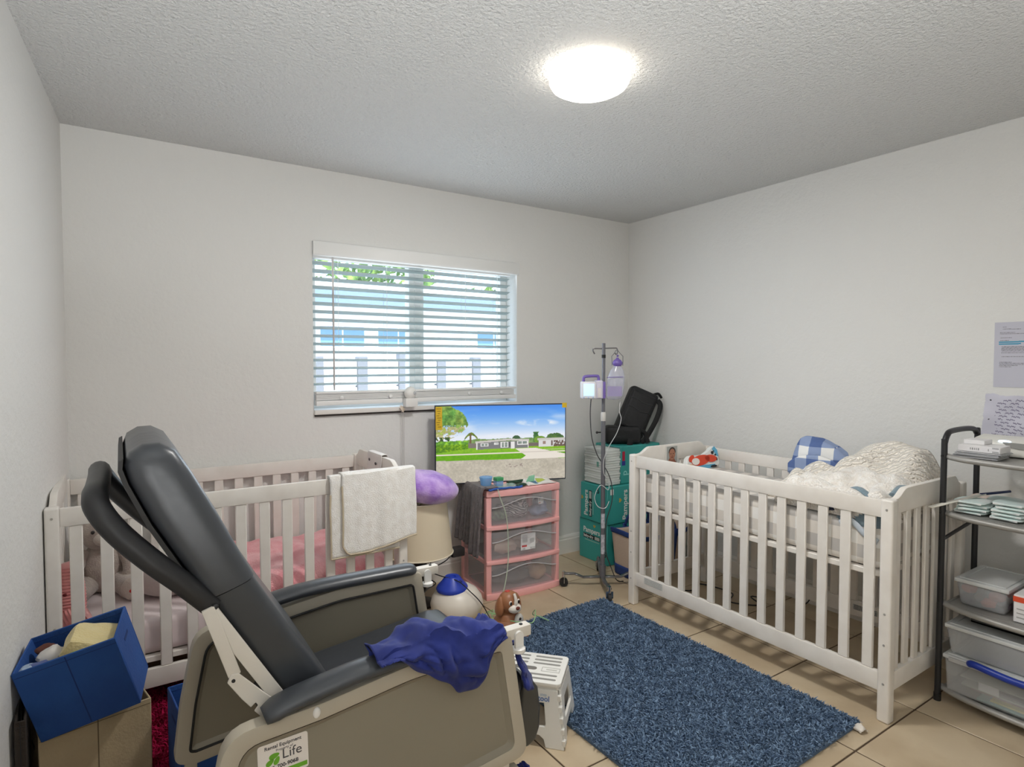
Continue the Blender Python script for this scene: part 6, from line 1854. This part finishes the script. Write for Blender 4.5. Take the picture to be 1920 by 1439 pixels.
# ------------------------------------------------------------------ rugs
def shag(name, label, o, ux, uy, w, h, n, length, bw, cols, skip=None, seed=1):
    """A backing slab with a pile of bent blades standing on it."""
    rng = np.random.default_rng(seed)
    o = np.array(o, float); ux = np.array(ux, float); uy = np.array(uy, float)
    c = o + ux * w / 2 + uy * h / 2
    t = thing(name, label, 'rug', tuple(c))
    q = [o, o + ux * w, o + ux * w + uy * h, o + uy * h]
    b = MB()
    b.hexa([tuple(p + np.array((0, 0, 0.001))) for p in q] + [tuple(p + np.array((0, 0, 0.011))) for p in q])
    b.build('backing', P(name + ' backing', cols[0], 0.95), t, smooth=0)
    p = rng.random((n, 2))
    base = o + p[:, :1] * w * ux + p[:, 1:] * h * uy
    base[:, 2] = 0.010
    # clumped lean
    cl = np.stack([np.sin(base[:, 0] * 47 + 3 * np.sin(base[:, 1] * 29)) + 0.7 * np.sin(base[:, 1] * 83 + base[:, 0] * 31), np.cos(base[:, 1] * 53 + 2 * np.sin(base[:, 0] * 37)) + 0.7 * np.cos(base[:, 0] * 91)], -1) * 0.16
    lean = np.array((-0.35, -0.15)) + cl + rng.normal(0, 0.55, (n, 2))
    L = length * rng.uniform(0.7, 1.25, n)
    a = rng.uniform(0, 2 * np.pi, n)
    side = np.stack([np.cos(a), np.sin(a), np.zeros(n)], -1) * (bw / 2) * rng.uniform(.7, 1.3, n)[:, None]
    mid = base + np.stack([lean[:, 0] * L * 0.30, lean[:, 1] * L * 0.30, L * 0.62], -1)
    tip = base + np.stack([lean[:, 0] * L * 0.85, lean[:, 1] * L * 0.85, L * 0.88], -1)
    vs = np.concatenate([base - side, base + side, mid + side * 1.1, mid - side * 1.1, tip], 1).reshape(n, 5, 3).reshape(-1, 3)
    vs = vs - np.array(t.location)
    k = np.arange(n) * 5
    me = bpy.data.meshes.new('pile')
    fq = np.stack([k, k + 1, k + 2, k + 3], -1)
    ft = np.stack([k + 3, k + 2, k + 4], -1)
    me.vertices.add(len(vs)); me.vertices.foreach_set('co', vs.astype(np.float32).ravel())
    me.loops.add(7 * n)
    me.loops.foreach_set('vertex_index', np.concatenate([fq, ft], 1).ravel().astype(np.int32))
    me.polygons.add(2 * n)
    st_ = np.stack([np.arange(n) * 7, np.arange(n) * 7 + 4], -1).ravel()
    me.polygons.foreach_set('loop_start', st_.astype(np.int32))
    me.update(calc_edges=True)
    ca = me.color_attributes.new('print', 'FLOAT_COLOR', 'POINT')
    c0, c1 = np.array(rgb(cols[0])), np.array(rgb(cols[1]))
    f_ = np.clip(rng.normal(0.5, 0.28, n) + 0.12 * cl[:, 0], 0, 1)[:, None]
    cc = np.repeat(c0 * (1 - f_) + c1 * f_, 5, 0)
    ca.data.foreach_set('color', cc.astype(np.float32).ravel())
    me.materials.append(vcol_mat(name + ' pile', 0.95, 0, 0.15))
    ob = bpy.data.objects.new('pile', me)
    ob.parent = t
    COL.objects.link(ob)
    tag(ob, kind='stuff')
    return t
a = rad(0.6)
rug = shag('shag_rug', 'blue shag rug lying on the tiles before the right crib', (1.398, 1.108, 0), (math.cos(a), math.sin(a), 0), (-math.sin(a), math.cos(a), 0), 0.925, 1.42, 95000, 0.0165, 0.0050, ((84, 106, 134), (142, 166, 192)))
shag('pink_rug', 'magenta shag rug under the left crib and the recliner', (-0.20, 2.02, 0), (1, 0, 0), (0, 1, 0), 0.98, 0.98, 30000, 0.026, 0.0050, ((120, 8, 44), (186, 30, 80)), seed=4)
b = MB()
b.grid(lambda u, v: (2.262 + 0.034 * u + 0.01 * v, 1.085 + 0.038 * v - 0.01 * u, 0.006 + 0.022 * math.sin(PI * u) * (0.4 + 0.6 * math.sin(PI * v)) + 0.006 * nz(u * 5, v * 5)), 10, 10)
tag(b.build('tissue', P('tissue white', (220, 212, 202), 0.8), solid=0.001), 'crumpled white tissue at the near right corner of the blue rug', 'tissue')

# ------------------------------------------------------------------ fabric bins
M_BLUEF = P('blue bin fabric', (36, 82, 152), 0.8, col2=(28, 68, 134), vscale=5, bump=0.2, bscale=90)
M_BLUED = P('blue bin seam', (22, 52, 108), 0.85)
M_TANF = P('tan bin fabric', (180, 162, 130), 0.85, col2=(168, 150, 120), vscale=5, bump=0.25, bscale=110)
M_TAND = P('tan bin seam', (108, 94, 72), 0.85)
M_BRNF = P('dark brown bin fabric', (50, 42, 36), 0.85, bump=0.25, bscale=110)
def fbin(label, loc, rotz, w, d, h, m, ms, tilt=None, grp='fabric storage bins'):
    """Open fabric cube: local x width, y depth, z height; origin at the middle of the base."""
    t = thing('fabric_bin', label, 'storage bin', loc, rotz, grp)
    if tilt is not None:
        t.rotation_euler = tilt
    th = 0.006
    for nm, (x0, x1, y0, y1) in (('front_wall', (-w / 2, w / 2, -d / 2, -d / 2 + th)), ('back_wall', (-w / 2, w / 2, d / 2 - th, d / 2)), ('side_wall', (-w / 2, -w / 2 + th, -d / 2 + th, d / 2 - th)), ('side_wall', (w / 2 - th, w / 2, -d / 2 + th, d / 2 - th))):
        p = MB().box(x0, x1, y0, y1, 0, h).build(nm, m, t, bevel=0.002, seg=1, local=True)
        if nm != 'side_wall':
            ys = y0 - 0.0008 if nm == 'front_wall' else y0 - 0.0008
            MB().box(-0.0015, 0.0015, ys, ys + 0.001, 0.004, h - 0.004).build('centre_seam', ms, p, smooth=0, local=True)
            MB().box(x0 + .002, x1 - .002, ys, ys + 0.0008, h - 0.017, h - 0.0155).build('hem_seam', ms, p, smooth=0, local=True)
        else:
            xs = x1 if x0 > 0 else x0 - 0.0008
            MB().box(xs, xs + 0.0008, -0.028, 0.028, h * 0.76, h * 0.80).build('handle_slot', ms, p, smooth=0, local=True)
    MB().box(-w / 2 + th, w / 2 - th, -d / 2 + th, d / 2 - th, 0.001, 0.006).build('base', m, t, smooth=0, local=True)
    return t
tb = fbin('tan fabric bin on the floor, below the tilted blue bin', (-0.096, 2.268, 0.001), rad(12), 0.286, 0.20, 0.302, M_TANF, M_TAND)
BT = (rad(7.8), rad(-13.9), rad(-10.1))
BLOC = Vector((-0.0735, 2.21, 0.327))
fbin('royal blue fabric bin of baby clothes, tilted on top of the tan bin', BLOC, 0, 0.255, 0.189, 0.235, M_BLUEF, M_BLUED, BT)
fbin('royal blue fabric bin on the pink rug, half hidden by the recliner', (0.262, 2.155, 0.036), rad(6), 0.28, 0.21, 0.265, M_BLUEF, M_BLUED)
fbin('folded dark brown fabric bin squeezed between the wall and the tan bin', (-0.252, 2.165, 0.001), rad(3.2), 0.026, 0.17, 0.39, M_BRNF, M_SEAL)
MBT = Matrix.Translation(BLOC) @ Euler(BT).to_matrix().to_4x4()
def q_(x, y, z):
    return MBT @ Vector((x, y, z))
# yellow towel folded into the blue bin
M_YELT = P('pale yellow terry', (222, 204, 148), 0.95, bump=0.5, bscale=150, sheen=0.3)
def f(u, v):
    x = -0.022 + 0.138 * u; y = -0.083 + 0.155 * v
    pk = 0.070 * (1 - abs(u - 0.30) / 0.75) * (0.35 + 0.65 * math.sin(PI * min(1, 0.25 + v * 0.6)))
    e = min(1, u / 0.06, (1 - u) / 0.05, v / 0.06, (1 - v) / 0.06)
    return q_(x, y, 0.165 + (pk + 0.02) * max(e, 0) ** 0.5 + 0.012 * nz(x * 20, y * 20, 3))
yt = thing('yellow_towel', 'pale yellow towel folded in the tilted royal blue bin', 'towel', q_(0.03, 0, 0.16))
MB().grid(f, 30, 26).build('fold', M_YELT, yt, solid=0.012)
MB().tube([Vector(f(i / 14, 0.03)) + Vector((0, -0.006, 0.002)) for i in range(15)], 0.0035, 6).build('green_hem', P('hem green', (176, 186, 92), 0.9), yt)
for nm, lab, c, r, m, sd in (('white_sock', 'balled white baby sock beside the yellow towel', (-0.056, -0.010, 0.205), (0.036, 0.030, 0.026), P('sock white', (206, 202, 198), 0.9), 1),
                             ('blue_sock', 'dusty blue baby sock below the white balled sock', (-0.080, -0.050, 0.204), (0.034, 0.022, 0.018), P('sock blue', (92, 104, 152), 0.9), 2),
                             ('light_sock', 'light blue baby sock at the left end of the blue bin', (-0.104, -0.058, 0.212), (0.022, 0.030, 0.014), P('sock light', (164, 182, 204), 0.9), 3),
                             ('striped_sock', 'dark sock with white lines in the blue bin corner', (-0.104, -0.074, 0.192), (0.018, 0.018, 0.016), P('sock dark', (52, 50, 60), 0.9, col2=(190, 190, 196), vscale=70), 4),
                             ('brown_sock', 'small brown knit piece behind the white balled sock', (-0.080, 0.036, 0.212), (0.028, 0.022, 0.014), P('sock brown', (92, 52, 42), 0.9), 5),
                             ('plum_cloth', 'dark plum cloth at the bottom of the tilted blue bin', (-0.05, 0.0, 0.15), (0.07, 0.07, 0.04), P('plum', (84, 74, 92), 0.9), 6)):
    b = MB()
    lump(b, q_(*c), r, sd + 50, 0.22, None, 16, 10)
    tag(b.build(nm, m), lab, 'baby clothes' if nm == 'plum_cloth' else 'sock')
# white things in the bin behind the recliner
b = MB()
lump(b, (0.175, 2.13, 0.262), (0.032, 0.075, 0.03), 61, 0.2)
tag(b.build('white_cloth', P('white knit', (214, 212, 208), 0.9)), 'rolled white cloth sticking out of the bin behind the recliner', 'cloth')

# ------------------------------------------------------------------ folding step stool
M_STO = P('stool white plastic', (226, 224, 218), 0.4)
M_STG = P('stool grey pad', (136, 134, 128), 0.7)
sa = math.atan2(1.794 - 1.649, 1.456 - 1.297)
so = thing('step_stool', 'white folding plastic step stool with grey grip slots beside the blue rug', 'step stool', (1.297, 1.649, 0), sa)
# local frame: x along the right edge, y towards the left end, near right corner at the origin
SWD, SLN, SHT = 0.212, 0.285, 0.222
ou = []
r = 0.018
for cx, cy, a in ((SWD - r, SLN - r, 0), (r, SLN - r, 90), (r, r, 180), (SWD - r, r, 270)):
    ou += arc(cx, cy, r, a, a + 90, 4)
MB().prism(ou, 'z', SHT - 0.014, SHT).build('step', M_STO, so, bevel=0.004, local=True, smooth=50)
MB().prism(inset(ou, 0.010), 'z', SHT - 0.030, SHT - 0.014).build('step_skirt', M_STO, so, bevel=0.003, local=True, smooth=50)
for k, x in enumerate((0.026, 0.054, 0.134, 0.160, 0.186)):
    for (y0, y1) in ((0.022, 0.128), (0.148, 0.262)):
        if k in (1,) and y0 < 0.1:
            pass
        pr = [(x + 0.0055 * math.cos(t), y1 - 0.0055 + 0.0055 * math.sin(t)) for t in [PI * i / 6 for i in range(7)]] + [(x - 0.0055 * math.cos(t), y0 + 0.0055 - 0.0055 * math.sin(t)) for t in [PI * i / 6 for i in range(7)]]
        MB().prism(pr, 'z', SHT - 0.001, SHT + 0.0006).build('grip_strip', M_STG, so, local=True, smooth=0)
pr = [(0.094 + 0.012 * math.cos(t), 0.185 + 0.012 * math.sin(t)) for t in [PI * i / 6 for i in range(7)]] + [(0.094 - 0.012 * math.cos(t), 0.118 - 0.012 * math.sin(t)) for t in [PI * i / 6 for i in range(7)]]
MB().prism(pr, 'z', SHT - 0.001, SHT + 0.0005).build('hand_hole', P('stool hole', (112, 108, 102), 0.8), so, local=True, smooth=0)
b = MB()
b.ring([(0.078, 0.018), (0.110, 0.018), (0.110, 0.088), (0.078, 0.088)], [(0.081, 0.021), (0.107, 0.021), (0.107, 0.085), (0.081, 0.085)], 'z', SHT, SHT + 0.0008)
b.prism([(0.091, 0.03), (0.098, 0.03), (0.098, 0.07), (0.091, 0.07)], 'z', SHT - .001, SHT + 0.0006)
b.build('latch', P('stool latch', (186, 184, 178), 0.5), so, local=True, smooth=0)
# long sides: flared panels with a window; end sides: paired folding leaves
for s, x0 in ((-1, 0.008), (1, SWD - 0.008)):
    fl2 = 0.030
    pts = [(0.012, 0.196), (-0.018, 0.0), (0.050, 0.0), (0.058, 0.028), (0.075, 0.040), (SLN - 0.075, 0.040), (SLN - 0.058, 0.028), (SLN - 0.050, 0.0), (SLN + 0.018, 0.0), (SLN - 0.012, 0.196)]
    pts2 = [(0.060, 0.150), (0.052, 0.075), (0.056, 0.072), (0.058, 0.071), (0.075, 0.070), (SLN - 0.075, 0.070), (SLN - 0.058, 0.071), (SLN - 0.056, 0.072), (SLN - 0.052, 0.075), (SLN - 0.060, 0.150)]
    b = MB()
    b.ring(pts, pts2, 'x', -0.005, 0.005)
    b.v = [Vector((x0 + p.x + s * fl2 * (1 - p.z / 0.2), p.y, p.z)) for p in b.v]
    b.build('side_leg', M_STO, so, bevel=0.002, seg=1, local=True, smooth=0)
for s, y0 in ((-1, 0.006), (1, SLN - 0.006)):
    pts = [(0.014, 0.196), (-0.016, 0.004), (0.030, 0.004), (0.048, 0.05), (SWD - 0.048, 0.05), (SWD - 0.030, 0.004), (SWD + 0.016, 0.004), (SWD - 0.014, 0.196)]
    pts2 = [(0.060, 0.150), (0.040, 0.090), (0.045, 0.082), (0.056, 0.08), (SWD - 0.056, 0.08), (SWD - 0.045, 0.082), (SWD - 0.040, 0.090), (SWD - 0.060, 0.150)]
    b = MB()
    b.ring(pts, pts2, 'y', -0.005, 0.005)
    b.v = [Vector((p.x, y0 + p.y + s * 0.022 * (1 - p.z / 0.2), p.z)) for p in b.v]
    b.build('end_leg', M_STO, so, bevel=0.002, seg=1, local=True, smooth=0)
hg = MB()
for k in range(5):
    z = 0.012 + 0.037 * k
    hg.box(-0.0265 + 0.030 * z / 0.2, -0.0105 + 0.030 * z / 0.2, -0.024 + 0.028 * z / 0.2, -0.010 + 0.028 * z / 0.2, z, z + 0.022)
tag(hg.build('hinge_knuckles', M_STO, so, local=True, bevel=0.002, seg=1), kind='stuff')
M_SBL = P('stool blue ink', (96, 124, 176), 0.6)
M_SPALE = P('stool pale ink', (166, 186, 206), 0.6)
sl_ = math.atan(0.030 / 0.2)
xo = 0.008 - 0.005 - 0.030 * (1 - 0.172 / 0.2) - 0.0012
yd = Vector((math.sin(sl_), 0, math.cos(sl_)))
text('lettering', 'step', so, (xo + 0.001, 0.062, 0.179), (0, -1, 0), yd, 0.014, M_SPALE, 'CENTER', 0.0003)
text('lettering', 'stool', so, (xo - 0.001, 0.066, 0.165), (0, -1, 0), yd, 0.026, M_SBL, 'CENTER', 0.0003, 0.0006)

# black cable on the floor under the right crib
cable('floor_cable', 'black cable winding over the tiles under the right crib', [(2.70, 2.55, 0.004), (2.84, 2.36, 0.004), (2.98, 2.40, 0.004), (3.02, 2.20, 0.004), (2.90, 2.12, 0.004), (3.0, 2.0, 0.004), (3.08, 2.10, 0.004), (3.18, 1.85, 0.01), (3.255, 1.78, 0.25)], 0.0035, M_BLK)
pb = thing('power_strip', 'black power block fixed on the wall under the right crib', 'power strip', (3.255, 1.80, 0.25))
MB().box(3.248, 3.2795, 1.785, 1.815, 0.24, 0.36).build('block', M_BLK, pb, bevel=0.004)
MB().box(3.2465, 3.2482, 1.79, 1.81, 0.325, 0.335).build('switch', M_PW, pb, smooth=0)
